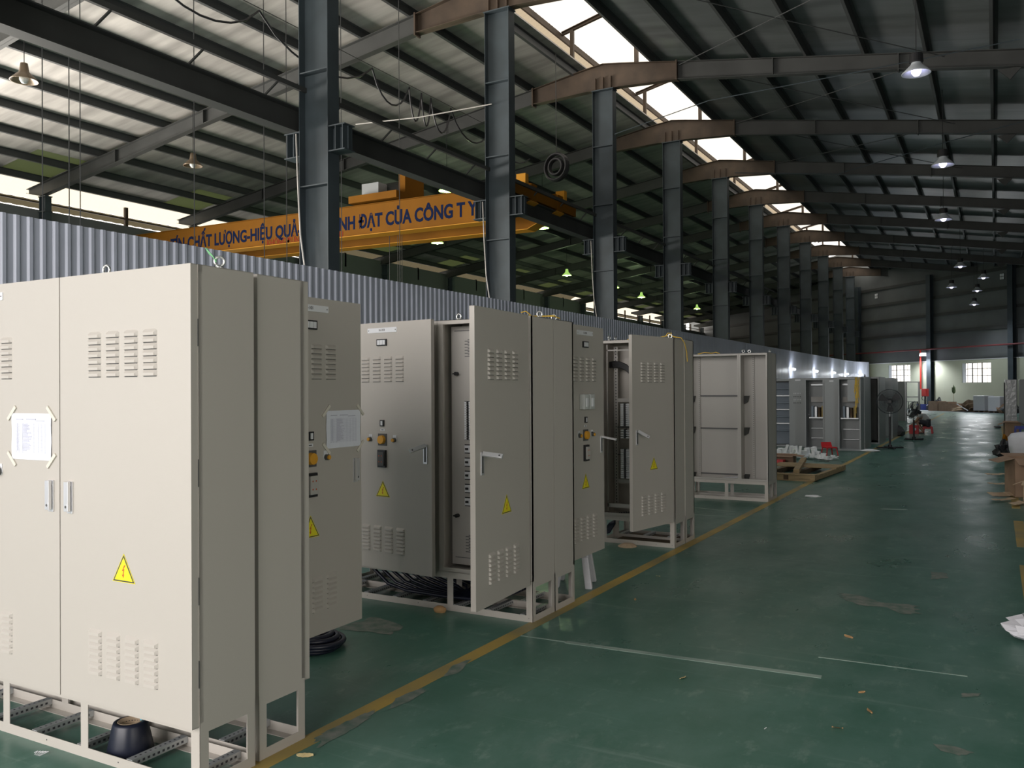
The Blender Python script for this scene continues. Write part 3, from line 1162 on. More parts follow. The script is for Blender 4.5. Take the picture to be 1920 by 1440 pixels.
def plinth(parent, W, D, hp, mids, m='beige', perf=True, rails=4, flange=True):
    b = MB()
    t = 0.003
    pw, rb, rt = 0.05, 0.045, 0.045

    def ring(x0, x1, y, sy):
        # a face plate with openings seen from the side
        b.box(x0, x1, y, y + sy * t, 0, rb)
        b.box(x0, x1, y, y + sy * t, hp - rt, hp)
    for y, sy in ((0, 1), (D, -1)):
        b.box(0, W, y, y + sy * t, 0, rb)
        b.box(0, W, y, y + sy * t, hp - rt, hp)
        for xx in [0] + list(mids) + [W - pw]:
            b.box(xx, xx + pw, y, y + sy * t, rb, hp - rt)
        if flange: b.box(0.003, W - 0.003, y + sy * t, y + sy * 0.045, 0.0, 0.003)
    for x, sx in ((0, 1), (W, -1)):
        b.box(x, x + sx * t, 0, D, 0, rb)
        b.box(x, x + sx * t, 0, D, hp - rt, hp)
        for y0, y1 in ((0, 0.045), (D - 0.045, D)): b.box(x, x + sx * t, y0, y1, rb, hp - rt)
    b.m = 1
    for xx in (0.02, W * 0.25, W * 0.5, W * 0.75, W - 0.03):
        for zz in (0.025, hp - 0.025):
            b.cyl((xx, -0.0012, zz), (xx, 0.001, zz), 0.003, 6)
    b.build('plinth_frame', [m, 'text'], parent)
    if perf:
        for k in range(rails):
            xx = W * (k + 0.7) / rails
            c = MB()
            c.box(xx - 0.018, xx + 0.018, 0.004, D - 0.004, 0.046, 0.049)
            c.box(xx - 0.018, xx - 0.015, 0.004, D - 0.004, 0.02, 0.046)
            c.box(xx + 0.015, xx + 0.018, 0.004, D - 0.004, 0.02, 0.046)
            c.m = 1
            yy = 0.03
            while yy < D - 0.02:
                c.box(xx - 0.004, xx + 0.004, yy, yy + 0.008, 0.049, 0.0496)
                c.box(xx + 0.0175, xx + 0.0186, yy, yy + 0.012, 0.028, 0.038)
                c.box(xx - 0.0186, xx - 0.0175, yy, yy + 0.012, 0.028, 0.038)
                yy += 0.025
            c.build('perforated_rail', ['galv', 'text'], parent)


def carcass(parent, W, D, hp, H, bays, m='beige', front_open=True, back=True, lip=0.03):
    """welded box: side, top, bottom and back plates with a face frame round each bay (bays = list of x0,x1)"""
    b = MB()
    t = 0.003
    b.box(0, t, 0, D, hp, H)
    b.box(W - t, W, 0, D, hp, H)
    b.box(0, W, 0, D, H - t, H)
    b.box(t, W - t, 0, D, hp, hp + t)
    if back: b.box(t, W - t, D - t, D, hp, H)
    # face frame
    b.box(0, W, 0, 0.02, H - lip, H)
    b.box(0, W, 0, 0.02, hp, hp + lip)
    xs = sorted(set([0.0, W] + [v for q in bays for v in q]))
    prev = 0.0
    for x0, x1 in bays:
        b.box(prev if prev > 0 else 0, x0 + lip * 0.8, 0, 0.02, hp + lip, H - lip)
        prev = x1 - lip * 0.8
    b.box(prev, W, 0, 0.02, hp + lip, H - lip)
    # inner divider plates
    for x0, x1 in bays[:-1]:
        b.box(x1 - 0.003, x1, 0, D, hp, H)
    return b.build('cabinet_body', m, parent)


def eye(parent, x, y, H, rz=0.0, n=1):
    m = MB()
    d = (math.cos(rz), math.sin(rz), 0)
    m.cyl((x, y, H), (x, y, H + 0.012), 0.016, 12)
    m.torus((x, y, H + 0.031), 0.019, 0.0055, (-d[1], d[0], 0), 20, 8)
    return m.build('lifting_eye', 'zinc', parent, smooth=True)


def instruments(d, s, W, txt, off=0.0, paper=None, lever=(0, 0), cells=3, pale=False, extra=False):
    """front panel fittings of an instrument door; c is the centre line"""
    c = s * (W / 2 + off)
    nameplate(d, c, 2.05, txt)
    meter(d, c, 1.958, 0.1, 0.05, cells)
    meter(d, c, 1.355, 0.038, 0.048, 1)
    m = MB()
    m.box(c - 0.022, c + 0.022, -0.002, 0, 1.297, 1.313)
    m.m = 1
    m.box(c - 0.012, c + 0.012, -0.0026, -0.001, 1.302, 1.308)
    m.build('engraved_label', ['white', 'dgrey'], d)
    big_button(d, c, 1.232)
    for q in (-1, 1): small_button(d, c + q * 0.125, 1.236)
    socket_cover(d, c, 1.09, pale)
    if extra:
        for q in (0, 1):
            m = MB()
            m.box(c - 0.11 + q * 0.11, c - 0.02 + q * 0.11, -0.045, 0, 1.44, 1.56)
            m.m = 1
            m.box(c - 0.085 + q * 0.11, c - 0.045 + q * 0.11, -0.052, -0.045, 1.46, 1.53)
            m.build('clear_switch_cover', ['clear', 'white'], d, bevel=0.004)
    sign(d, c, 0.845)
    handle(d, s * (W - 0.06), 1.14, *lever)
    if paper: sheet(d, *paper)


HP, HT = 0.28, 2.108
ZB, ZT = 0.265, 2.108

# -- cabinet pair at the front left: front unit
A = empty('switchgear_cabinet', (-4.752, 2.32, 0), math.radians(0.6), 'big bright beige switchgear cabinet nearest the camera, front half with closed doors and louvres', 'cabinet')
W = 1.99
carcass(A, W, 0.295, HP, HT, [(0, 1.15), (1.15, W)])
plinth(A, W, 0.295, HP, (0.66, 1.24), rails=6)
d, s = door(A, 0, 0, 'L', 1.15, ZB, ZT, 0, ('vents',))
instruments(d, s, 1.15, 'F-102', 0.0, paper=(0.945, 1.40))
d, s = door(A, W, 0, 'R', 0.84, ZB, ZT, 0, ('vents',))
sign(d, -0.41, 0.845)
handle(d, -0.765, 1.14)
for z in (0.42, 0.75, 1.22, 1.78):
    h = MB()
    h.box(W - 0.001, W + 0.001, -0.0035, 0.0, z, z + 0.11)
    h.build('door_hinge', 'dgrey', A)
eye(A, 1.34, 0.06, HT, 0.1)
eye(A, 1.955, 0.14, HT, 0.9)

# rear unit, looking to +y: its root is turned round
B = empty('switchgear_cabinet', (-2.782, 2.955, 0), PI + math.radians(0.6), 'beige switchgear cabinet standing back to back behind the nearest one, F-101 door swung open', 'cabinet')
carcass(B, W, 0.285, HP, HT, [(0, 0.41), (0.41, 1.29), (1.29, W)])
plinth(B, W, 0.285, HP, (0.7, 1.3), rails=6)
door(B, 0, 0, 'L', 0.41, ZB, ZT, 0)
d, s = door(B, 0.44, -0.045, 'L', 0.89, ZB, ZT, 89.5, ('vents',))
instruments(d, s, 0.89, 'F-101', 0.005, paper=(0.727, 1.383), pale=True)
door(B, W, 0, 'R', 0.66, ZB, ZT, 0)

# -- second pair: front unit
A = empty('switchgear_cabinet', (-4.70, 5.165, 0), 0, 'beige switchgear cabinet with its inner breaker panel showing past a wide open door', 'cabinet')
W = 1.925
carcass(A, W, 0.335, HP, HT, [(0, 0.2), (0.2, 1.145), (1.17, W)])
plinth(A, W, 0.335, HP, (1.222,), rails=7)
d, s = door(A, 0.225, 0, 'L', 0.975, ZB, ZT, 6.5, ('vents',))
instruments(d, s, 0.975, 'H-103', 0.0, lever=(1.1, 0.9))
d, s = door(A, W, 0, 'R', 0.79, ZB, ZT, 94, ('vents',))
sign(d, -0.36, 0.845)
handle(d, -0.70, 1.15, 1.4, -0.9)
# inner panel with breaker cut-outs
PY_ = 0.145
ip = MB()
ip.box(1.172, W - 0.03, PY_, PY_ + 0.003, 0.31, 2.07)
inner = ip.build('inner_panel', 'inner', A)
q = MB()
for zz in (2.035, 0.36):
    q.box(1.20, W - 0.05, PY_ - 0.0015, PY_ - 0.0002, zz, zz + 0.004)
for z0 in (1.845, 0.405):
    for r_ in range(12):
        z = z0 + r_ * 0.0112
        for c_ in range(8):
            x = 1.291 + c_ * 0.052 + (0.026 if r_ % 2 else 0)
            if x < W - 0.1: q.box(x, x + 0.044, PY_ - 0.0015, PY_ - 0.0002, z, z + 0.0045)
q.build('vent_slots', 'text', inner)
for z in (1.72, 0.67):
    q = MB()
    q.cyl((1.225, PY_ - 0.03, z), (1.225, PY_, z), 0.014, 14)
    q.box(1.203, 1.249, PY_ - 0.036, PY_ - 0.024, z - 0.005, z + 0.005)
    q.build('panel_knob', 'black', inner)
q = MB()
q.box(1.288, 1.344, PY_ - 0.004, PY_, 1.230, 1.518)
q.m = 1
for i in range(16):
    z = 1.234 + i * 0.0176
    q.box(1.291, 1.312, PY_ - 0.012, PY_ - 0.002, z, z + 0.0155)
    q.box(1.329, 1.342, PY_ - 0.012, PY_ - 0.002, z, z + 0.0155)
q.m = 0
for i in range(16):
    z = 1.234 + i * 0.0176
    q.box(1.314, 1.327, PY_ - 0.020, PY_ - 0.002, z + 0.003, z + 0.012)
q.build('breaker_row', ['black', 'white'], inner)
for i in range(5):
    z = 1.165 - i * 0.097
    q = MB()
    q.box(1.288, 1.35, PY_ - 0.004, PY_, z - 0.034, z + 0.034)
    q.m = 1
    q.box(1.292, 1.346, PY_ - 0.014, PY_ - 0.002, z - 0.026, z + 0.026)
    q.m = 0
    q.box(1.303, 1.325, PY_ - 0.025, PY_ - 0.01, z - 0.007, z + 0.008)
    q.build('breaker', ['black', 'white'], inner)
q = MB()
pts = []
for i in range(40):
    z = 1.53 - i * 0.0200
    pts.append((1.385 + 0.004 * math.sin(i * 2.1), PY_ - 0.02 + 0.004 * math.cos(i * 1.7), z))
q.tube(pts, [0.014 + 0.007 * abs(math.sin(i * 1.9)) * (1 if i < 18 else 0.3) for i in range(40)], 6)
q.build('plastic_sleeve', 'foam', inner, smooth=True)
eye(A, 1.27, 0.1, HT, 0.0)
eye(A, 1.33, 0.25, HT, 1.5)
eye(A, 1.86, 0.25, HT, 0.9)
# rear unit
B = empty('switchgear_cabinet', (-2.775, 5.835, 0), PI, 'beige cabinet behind the breaker panel one with its instrument door swung out', 'cabinet')
carcass(B, W, 0.325, HP, HT, [(0.07, 0.83), (0.83, W)])
plinth(B, W, 0.325, HP, (0.8, 1.3), rails=5)
d, s = door(B, 0.09, 0, 'L', 0.745, ZB, ZT, 90, ('vents',))
instruments(d, s, 0.745, 'H-104', 0.0, lever=(1.4, 0.0), cells=1, pale=True, extra=True)
door(B, W, 0, 'R', 1.08, ZB, ZT, 0)
eye(B, 0.1, 0.12, HT, 0.4)

# -- third pair, single width
A = empty('switchgear_cabinet', (-3.60, 8.25, 0), 0, 'third cabinet along the yellow line, plain door open before breaker rows', 'cabinet')
W = 0.79
carcass(A, W, 0.32, HP, HT, [(0, W)])
plinth(A, W, 0.32, HP, (), rails=0)
d, s = door(A, W, 0, 'R', 0.75, ZB, ZT, 79, ('vents',))
sign(d, -0.37, 0.86)
handle(d, -0.67, 1.14, 0.5, -1.0)
q = MB()
for x in (0.035, 0.70):
    q.box(x, x + 0.012, 0.06, 0.075, 0.32, 2.07)
q.box(0.035, 0.71, 0.06, 0.075, 2.0, 2.012)
q.box(0.035, 0.71, 0.06, 0.075, 0.36, 0.40)
q.build('inner_frame', 'inner', A)
for x in (0.062, 0.68):
    q = MB()
    q.box(x, x + 0.04, 0.2, 0.205, 0.33, 2.05)
    q.m = 1
    z = 0.36
    while z < 2.04:
        q.box(x + 0.015, x + 0.025, 0.1985, 0.2, z, z + 0.014)
        z += 0.032
    q.build('perforated_upright', ['inner', 'text'], A)
for z in (1.46, 1.19, 0.90, 0.605, 0.37):
    q = MB()
    hgt = 0.04 if z in (1.46, 0.605) else 0.012
    q.box(0.10, 0.68, 0.19, 0.2, z, z + hgt)
    q.build('mounting_rail', 'inner' if hgt > 0.02 else 'dgrey', A)
for z0, z1 in ((1.21, 1.45), (1.08, 1.18), (0.66, 0.97)):
    q = MB()
    n = int((z1 - z0) / 0.02)
    for i in range(n):
        z = z0 + (z1 - z0) * i / n
        for x0_, x1_ in ((0.155, 0.19), (0.215, 0.26), (0.30, 0.335), (0.36, 0.40)):
            q.box(x0_, x1_, 0.14, 0.19, z, z + 0.015)
    q.m = 1
    q.box(0.194, 0.211, 0.145, 0.19, z0, z1)
    q.box(0.339, 0.356, 0.145, 0.19, z0, z1)
    q.build('breaker_row', ['white', 'black'], A)
q = MB()
for k in range(5):
    o_ = 0.012 * k
    q.tube([(0.02, 0.18, 1.88 - o_), (0.08, 0.165, 1.885 - o_), (0.15, 0.155, 1.88 - o_), (0.22, 0.15, 1.85 - o_), (0.29, 0.155, 1.78 - o_), (0.33, 0.17, 1.66), (0.35, 0.18, 1.5)], 0.012, 6)
q.build('cable_bundle', 'black', A, smooth=True)
eye(A, 0.06, 0.08, HT, 1.3)
eye(A, 0.06, 0.25, HT, 1.5)
eye(A, 0.70, 0.16, HT, 0.2)
B = empty('switchgear_cabinet', (-2.805, 8.875, 0), PI, 'narrow beige cabinet half back to back behind the third open cabinet', 'cabinet')
carcass(B, W, 0.30, HP, HT, [(0, W)])
plinth(B, W, 0.30, HP, (), rails=3)
door(B, W, 0, 'R', 0.78, ZB, ZT, 0)

# -- fourth pair: empty open carcass
A = empty('empty_cabinet', (-3.99, 12.2, 0), 0, 'empty doorless grey beige cabinet shell with two bays beside the wooden pallet', 'cabinet')
W = 1.2
carcass(A, W, 0.30, HP, 2.10, [(0, 0.80), (0.80, W)], 'inner')
plinth(A, W, 0.30, HP, (0.585,), 'beige', perf=False, flange=False)
for x in (0.06, 0.86):
    for z in (1.49, 1.03, 0.35):
        q = MB()
        q.prism([(x - 0.05, z), (x + 0.02, z), (x + 0.0, z - 0.09), (x - 0.05, z - 0.12)], 0.24, 0.28)
        q.build('shelf_bracket', 'steel2', A)
    q = MB()
    q.box(x + 0.06, x + 0.09, 0.275, 0.285, 0.30, 2.07)
    q.m = 1
    z = 0.33
    while z < 2.05:
        q.box(x + 0.07, x + 0.08, 0.274, 0.276, z, z + 0.012)
        z += 0.03
    q.build('perforated_upright', ['inner', 'dgrey'], A)
for z in (1.48, 1.0, 0.33):
    q = MB()
    q.box(0.15, 0.78, 0.27, 0.28, z, z + 0.02)
    q.build('mounting_rail', 'dgrey', A)
eye(A, 0.84, 0.1, 2.10, 0.6)
eye(A, 0.90, 0.2, 2.10, 0.2)
B = empty('empty_cabinet', (-2.79, 12.75, 0), PI, 'grey beige cabinet shell back to back behind the empty doorless one', 'cabinet')
carcass(B, W, 0.25, HP, 2.10, [(0, W)], 'beige')
plinth(B, W, 0.25, HP, (), 'beige', perf=False, flange=False)
eye(B, 0.06, 0.12, 2.10, 1.2)
q = MB()
q.hexa([(-3.46, 12.24, 0.312), (-3.24, 12.23, 0.312), (-3.23, 12.44, 0.312), (-3.30, 12.46, 0.312),
        (-3.46, 12.24, 0.3135), (-3.24, 12.23, 0.3135), (-3.23, 12.44, 0.3135), (-3.30, 12.46, 0.3135)])
o = q.build('paper_sheet', 'paper')
tag(o, 'white paper lying on the bottom of the empty doorless cabinet', 'paper')

# strings on the lifting eyes
MT['string'] = mat('yellow_string', (0.70, 0.46, 0.06, 1), 0.8)
MT['greenwire'] = mat('green_yellow_wire', (0.15, 0.45, 0.20, 1), 0.5)
q = MB()
q.tube([(-3.04, 5.42, 2.150), (-2.95, 5.50, 2.135), (-2.83, 5.62, 2.14), (-2.72 - 0.1, 5.70, 2.128)], 0.005, 5)
q.tube([(-3.0, 5.43, 2.16), (-2.97, 5.45, 2.17), (-2.94, 5.5, 2.13), (-2.85, 5.68, 2.15)], 0.004, 5)
o = q.build('yellow_string', 'string')
tag(o, 'yellow string tied between the lifting eyes above the breaker panel cabinet', 'string')
q = MB()
q.tube([(-3.35, 8.36, 2.116), (-3.15, 8.38, 2.114), (-3.0, 8.40, 2.13), (-2.9, 8.41, 2.15), (-2.86, 8.42, 2.13), (-2.80, 8.46, 2.12), (-2.785, 8.52, 2.07), (-2.782, 8.58, 1.98), (-2.782, 8.60, 1.88)], 0.005, 5)
q.tube([(-2.95, 8.41, 2.14), (-2.93, 8.42, 2.17), (-2.89, 8.42, 2.17), (-2.88, 8.42, 2.13)], 0.004, 5)
o = q.build('yellow_string', 'string')
tag(o, 'yellow string tied on top of the third cabinet and hanging over its edge', 'string')
q = MB()
q.tube([(-3.82, 12.3, 2.105), (-3.72, 12.31, 2.13), (-3.62, 12.32, 2.115), (-3.56, 12.33, 2.13), (-3.5, 12.33, 2.106)], 0.006, 5)
o = q.build('yellow_string', 'string')
tag(o, 'short yellow string lying on top of the empty doorless cabinet', 'string')
q = MB()
q.tube([(-2.80, 2.465, 2.135), (-2.81, 2.455, 2.16), (-2.835, 2.45, 2.185), (-2.845, 2.45, 2.195), (-2.83, 2.455, 2.17), (-2.802, 2.47, 2.145)], 0.003, 5)
o = q.build('earth_wire', 'greenwire')
tag(o, 'green and yellow wire loop tied to the lifting eye of the nearest cabinet', 'wire')

# things under the cabinets
q = MB()
q.lathe([(0.092, 0), (0.098, 0.02), (0.074, 0.135), (0.070, 0.145), (0.056, 0.148), (0.049, 0.13), (0.06, 0.02)], (0, 0, 0), 28)
r = empty('thread_cone', (-3.335, 2.45, 0.003), 0, 'navy blue cone of yarn standing on the floor under the nearest cabinet', 'spool')
q.build('yarn_winding', 'cable', r, smooth=True)
q = MB()
q.lathe([(0.054, 0.146), (0.050, 0.149), (0.045, 0.03), (0.05, 0.03)], (0, 0, 0), 24)
q.build('paper_core', 'cardin', r, smooth=True)
q = MB()
q.box(0.010, 0.028, 0.0415, 0.0445, 0.135, 0.16)
q.build('core_label', 'cyan', r)
# cable bundle below the second cabinets
q = MB()
for k in range(10):
    yb = 5.30 + 0.035 * k
    x0 = -4.32 + 0.055 * k
    q.tube([(x0, yb, 0.34), (x0 + 0.06, yb, 0.20), (x0 + 0.20, yb, 0.10 + 0.006 * k), (x0 + 0.38, yb, 0.065 + 0.004 * k), (-3.55, yb - 0.01, 0.062), (-3.30, yb, 0.07), (-3.12, yb + 0.02, 0.10), (-2.98, yb + 0.05, 0.16), (-2.92, yb + 0.05, 0.30)], 0.014, 6)
o = q.build('cable_bundle', 'cable', smooth=True)
tag(o, 'thick dark blue cables sagging below the breaker panel cabinet', 'cables')
q = MB()
for k in range(7):
    q.tube([(-3.52 + 0.02 * k, 8.40 + 0.02 * k, 0.29), (-3.53 - 0.01 * k, 8.42, 0.17), (-3.60 - 0.015 * k, 8.44 + 0.01 * k, 0.07), (-3.75, 8.46 + 0.02 * k, 0.02 + 0.01 * k)], 0.009, 5)
o = q.build('cable_bundle', 'cable', smooth=True)
tag(o, 'black cables hanging out below the third open cabinet', 'cables')
q = MB()
for k in range(9):
    a_ = 0.35 * k
    q.torus((-3.78 + 0.05 * math.cos(a_), 4.0 + 0.04 * math.sin(a_), 0.018 + 0.016 * (k % 4)), 0.17 + 0.018 * (k % 3), 0.016, (0.05 * math.cos(a_), 0.05, 1), 28, 6)
o = q.build('cable_bundle', 'cable', smooth=True)
tag(o, 'dark blue coiled cables on the floor behind the open F-101 door', 'cables')
q = MB()
q.lathe([(0, 0.09), (0.03, 0.085), (0.055, 0.06), (0.06, 0.03), (0.05, 0)], (0, 0, 0), 14)
o = q.build('cloth_ball', 'leaf', loc=(-3.50, 5.10, 0), rot=(0, 0, 0), smooth=True)
o.scale = (0.85, 0.6, 0.5)
tag(o, 'small brown rag on the floor before the breaker panel cabinet', 'rag')
# stool legs below the rear door of the second pair
r = empty('plastic_stool', (-3.02, 6.35, 0), 0.3, 'cream plastic stool half hidden below the swung out instrument door', 'stool')
q = MB()
q.box(-0.13, 0.13, -0.13, 0.13, 0.25, 0.265)
q.build('seat', 'bag', r, bevel=0.006)
for sx in (-1, 1):
    for sy in (-1, 1):
        q = MB()
        cx, cy = sx * 0.135, sy * 0.135
        tx, ty = sx * 0.10, sy * 0.10
        w_ = 0.028
        q.hexa([(cx - w_, cy - w_, 0), (cx + w_, cy - w_, 0), (cx + w_, cy + w_, 0), (cx - w_, cy + w_, 0),
                (tx - w_, ty - w_, 0.25), (tx + w_, ty - w_, 0.25), (tx + w_, ty + w_, 0.25), (tx - w_, ty + w_, 0.25)])
        q.build('leg', 'bag', r, bevel=0.006)
# board under the third cabinets
q = MB()
q.box(-3.50, -2.85, 8.30, 8.85, 0.004, 0.018)
o = q.build('board', 'wood2')
tag(o, 'brown board lying on the floor under the third open cabinet', 'board')
q = MB()
q.lathe([(0, 0.035), (0.05, 0.03), (0.09, 0.012), (0.10, 0)], (0, 0, 0), 9)
o = q.build('cloth_ball', 'cardin', loc=(-3.27, 8.13, 0), smooth=False)
tag(o, 'scrap of cardboard before the foot of the third open cabinet', 'scrap')


# ---------------------------------------------------------------- overhead crane in the left bay
CR = empty('overhead_crane', (-10.3, 19.65, 5.95), 0, 'long yellow overhead crane with blue slogan spanning the left bay', 'crane', rot=(0, 0.007, 0))
for nm, yc in (('near_girder', -0.55), ('far_girder', 0.95)):
    g = MB()
    g.box(-16.2, -0.75, yc - 0.15, yc + 0.15, 0.02, 0.86)
    g.hexa([(-0.75, yc - 0.15, 0.02), (0.15, yc - 0.15, 0.42), (0.15, yc + 0.15, 0.42), (-0.75, yc + 0.15, 0.02),
            (-0.75, yc - 0.15, 0.86), (0.15, yc - 0.15, 0.86), (0.15, yc + 0.15, 0.86), (-0.75, yc + 0.15, 0.86)])
    go = g.build(nm, 'crane', CR)
    g = MB()
    g.box(-16.2, -0.75, yc - 0.23, yc + 0.23, 0.0, 0.02)
    g.hexa([(-0.75, yc - 0.23, 0.0), (0.15, yc - 0.23, 0.40), (0.15, yc + 0.23, 0.40), (-0.75, yc + 0.23, 0.0),
            (-0.75, yc - 0.23, 0.02), (0.15, yc - 0.23, 0.42), (0.15, yc + 0.23, 0.42), (-0.75, yc + 0.23, 0.02)])
    g.build('girder_flange', 'craneflange', go)
    g = MB()
    g.box(-16.2, 0.1, yc - 0.20, yc + 0.20, 0.86, 0.875)
    g.box(-16.2, 0.0, yc - 0.03, yc + 0.03, 0.875, 0.92)
    g.build('girder_rail', 'crane', go)


def fitted(name, s, size, m, parent, x0, x1, y, z, bold):
    o = text_mesh(name, s, size, m, parent, (0, 0, 0), (PI / 2, 0, 0), 'LEFT', bold, depth=0.002)
    xs = [v.co.x for v in o.data.vertices]
    k = (x1 - x0) / (max(xs) - min(xs))
    mn = min(xs)
    for v in o.data.vertices: v.co.x = (v.co.x - mn) * k
    o.location = (x0, y, z)
    return o


YT = -0.703
fitted('crane_slogan', 'UY', 0.50, 'craneblue', CR, -14.45, -13.65, YT, 0.36, 0.012)
fitted('crane_slogan', 'TÍN-CHẤT LƯỢNG-HIỆU QUẢ-SỰ THÀNH ĐẠT CỦA CÔNG T Y', 0.52, 'craneblue', CR, -13.38, -1.45, YT, 0.38, 0.017)
fitted('crane_warning', 'KHÔNG ĐỨNG DƯỚI VẬT CẨU', 0.26, 'cranered', CR, -9.0, -6.0, YT, 0.09, 0.004)
for x, nm in ((0.02, 'end_carriage'), (-16.2, 'end_carriage')):
    g = MB()
    g.box(x - 0.12, x + 0.12, -1.75, 1.95, 0.46, 0.78)
    e = g.build(nm, 'crane', CR, bevel=0.01)
    for yy in (-1.4, 1.6):
        g = MB()
        g.cyl((x - 0.05, yy, 0.52), (x + 0.05, yy, 0.52), 0.13, 16)
        g.build('carriage_wheel', 'steel2', e)
g = MB()
for yy in (-1.0, 1.2): g.box(-0.12, 0.14, yy, yy + 0.16, 0.78, 1.05)
g.build('carriage_post', 'craneflange', CR)
HO = empty('crane_hoist', (-15.1, 19.85, 6.92), 0, 'yellow and grey hoist trolley sitting on the crane girders', 'hoist')
g = MB()
g.box(-0.95, 0.75, -0.95, 0.95, 0.02, 0.22)
g.build('trolley_frame', 'crane', HO)
g = MB()
g.cyl((-0.3, 0.1, 0.5), (0.55, 0.1, 0.5), 0.24, 18)
g.build('rope_drum', 'steel2', HO)
g = MB()
g.box(-0.75, -0.15, -0.6, -0.2, 0.22, 0.62)
g.build('control_box', 'fargrey', HO)
g = MB()
g.box(0.5, 0.72, -0.5, 0.4, 0.22, 0.9)
g.build('motor_cover', 'crane', HO)
g = MB()
for x in (-0.3, 0.0, 0.15): g.cyl((x, 0.1, 0.4), (x, 0.1, -3.2), 0.008, 5)
g.build('hoist_rope', 'steel2', HO)
# coil of cable and festoon
r = empty('cable_reel', (-10.7, 21.4, 7.85), 0, 'dark round coil of cable hanging above the right end of the crane', 'cable reel')
g = MB()
for k in range(6): g.torus((0, 0.03 * k, 0), 0.36 + 0.02 * (k % 2), 0.03, (0.15, 1, 0), 26, 6)
for k in range(4): g.torus((0, 0.04 * k, 0), 0.22, 0.035, (0.15, 1, 0), 22, 6)
g.build('cable_coil', 'black', r)
g = MB()
g.cyl((0, 0.08, 0.34), (0.0, 0.08, ztop(-10.7) + 0.2 - 7.85), 0.012, 5)
g.build('hanging_rod', 'steel2', r)
F0, F1 = Vector((-12.2, 9.0, 8.93)), Vector((-12.2, 24.0, 8.93))
g = MB()
g.cyl(F0 - Vector((0, 4, 0)), F1, 0.008, 5)
o = g.build('festoon_wire', 'steel2')
tag(o, 'straight wire carrying the looped cable above the crane', 'wire')
pts = []
cuts = [(y - 9.0) / 15.0 for y in (9.0, 11.8, 15.2, 16.6, 17.1, 17.5, 18.4, 20.4, 23.0)]
for a_, b_ in zip(cuts, cuts[1:]):
    sag = 0.62 if b_ - a_ > 0.06 else 0.75
    for k in range(8):
        t = k / 8
        p = F0.lerp(F1, a_ + (b_ - a_) * t)
        pts.append(p + Vector((0, 0, -0.05 - sag * (4 * t * (1 - t)) ** 0.8)))
g = MB()
g.tube(pts, 0.022, 6)
o = g.build('festoon_cable', 'black', smooth=True)
tag(o, 'black cable hanging in loops from the wire above the crane', 'cable')

# thin vertical rods hanging in the left bay, each seen before the bright eave
for i, (x, y) in enumerate([(-13.3, 8.2), (-13.6, 8.85), (-14.2, 9.45), (-12.6, 10.6), (-12.5, 12.2), (-12.0, 12.3), (-12.6, 14.6), (-11.6, 15.4)]):
    g = MB()
    g.cyl((0, 0, 3.0), (0, 0, ztop(x) + 0.02), 0.009, 5)
    o = g.build('hanging_rod', 'purlin', loc=(x, y, 0))
    tag(o, 'thin dark vertical rod hanging from the roof behind the partition, %s from the left' % ORD[i], 'rod', 'hanging rods in the left bay')
# wires down the middle columns
for i, (y, dx) in enumerate(((10.8, -0.32), (16.8, -0.34), (22.8, -0.34))):
    g = MB()
    g.tube([(XC + dx - 0.03, y - 0.17, 5.9), (XC + dx, y - 0.16, 5.0), (XC + dx + 0.05, y - 0.16, 4.2), (XC + dx + 0.14, y - 0.15, 3.6), (XC + dx + 0.2, y - 0.15, 2.2)], 0.014, 6)
    o = g.build('conduit', 'inner', smooth=True)
    tag(o, 'pale cable running down the %s tall column behind the partition' % ORD[i], 'cable')
g = MB()
g.tube([(-13.81, 16.55, 8.23), (-11.87, 16.55, 8.09), (-9.94, 16.67, 8.11)], 0.013, 5)
o = g.build('stay_wire', 'inner')
tag(o, 'pale wire running from the second tall column to the left above the crane', 'wire')


# ---------------------------------------------------------------- lamps
def high_bay(lit, green):
    r = empty('high_bay_lamp')
    g = MB()
    g.cyl((0, 0, 0), (0, 0, 1.0), 0.008, 5)
    g.build('lamp_cord', 'black', r, loc=(0, 0, 0.33))
    g = MB()
    g.lathe([(0.0, 0.34), (0.07, 0.34), (0.09, 0.20), (0.10, 0.16), (0.16, 0.10), (0.26, 0.0), (0.27, -0.02), (0.255, -0.02), (0.15, 0.09), (0.09, 0.15), (0.0, 0.16)], n=24)
    g.build('lamp_shade', ('glow' if green else 'leddim') if lit else 'bronze', r, smooth=True)
    g = MB()
    g.lathe([(0.0, 0.15), (0.05, 0.13), (0.09, 0.06), (0.09, 0.0), (0.05, -0.06), (0.0, -0.075)], n=16)
    g.build('lamp_bulb', ('glass_lamp' if green else 'led') if lit else 'clear', r, smooth=True)
    if not green and lit:
        g = MB()
        g.lathe([(0, 0.36), (0.12, 0.36), (0.13, 0.2), (0.09, 0.19)], n=20)
        g.build('driver_housing', 'black', r)
    return r


def hang(o, x, z):
    for c in o.children:
        if c.name.startswith('lamp_cord'): c.scale = (1, 1, (ztop(x) + 0.2 - z) / o.scale[2] - 0.33)


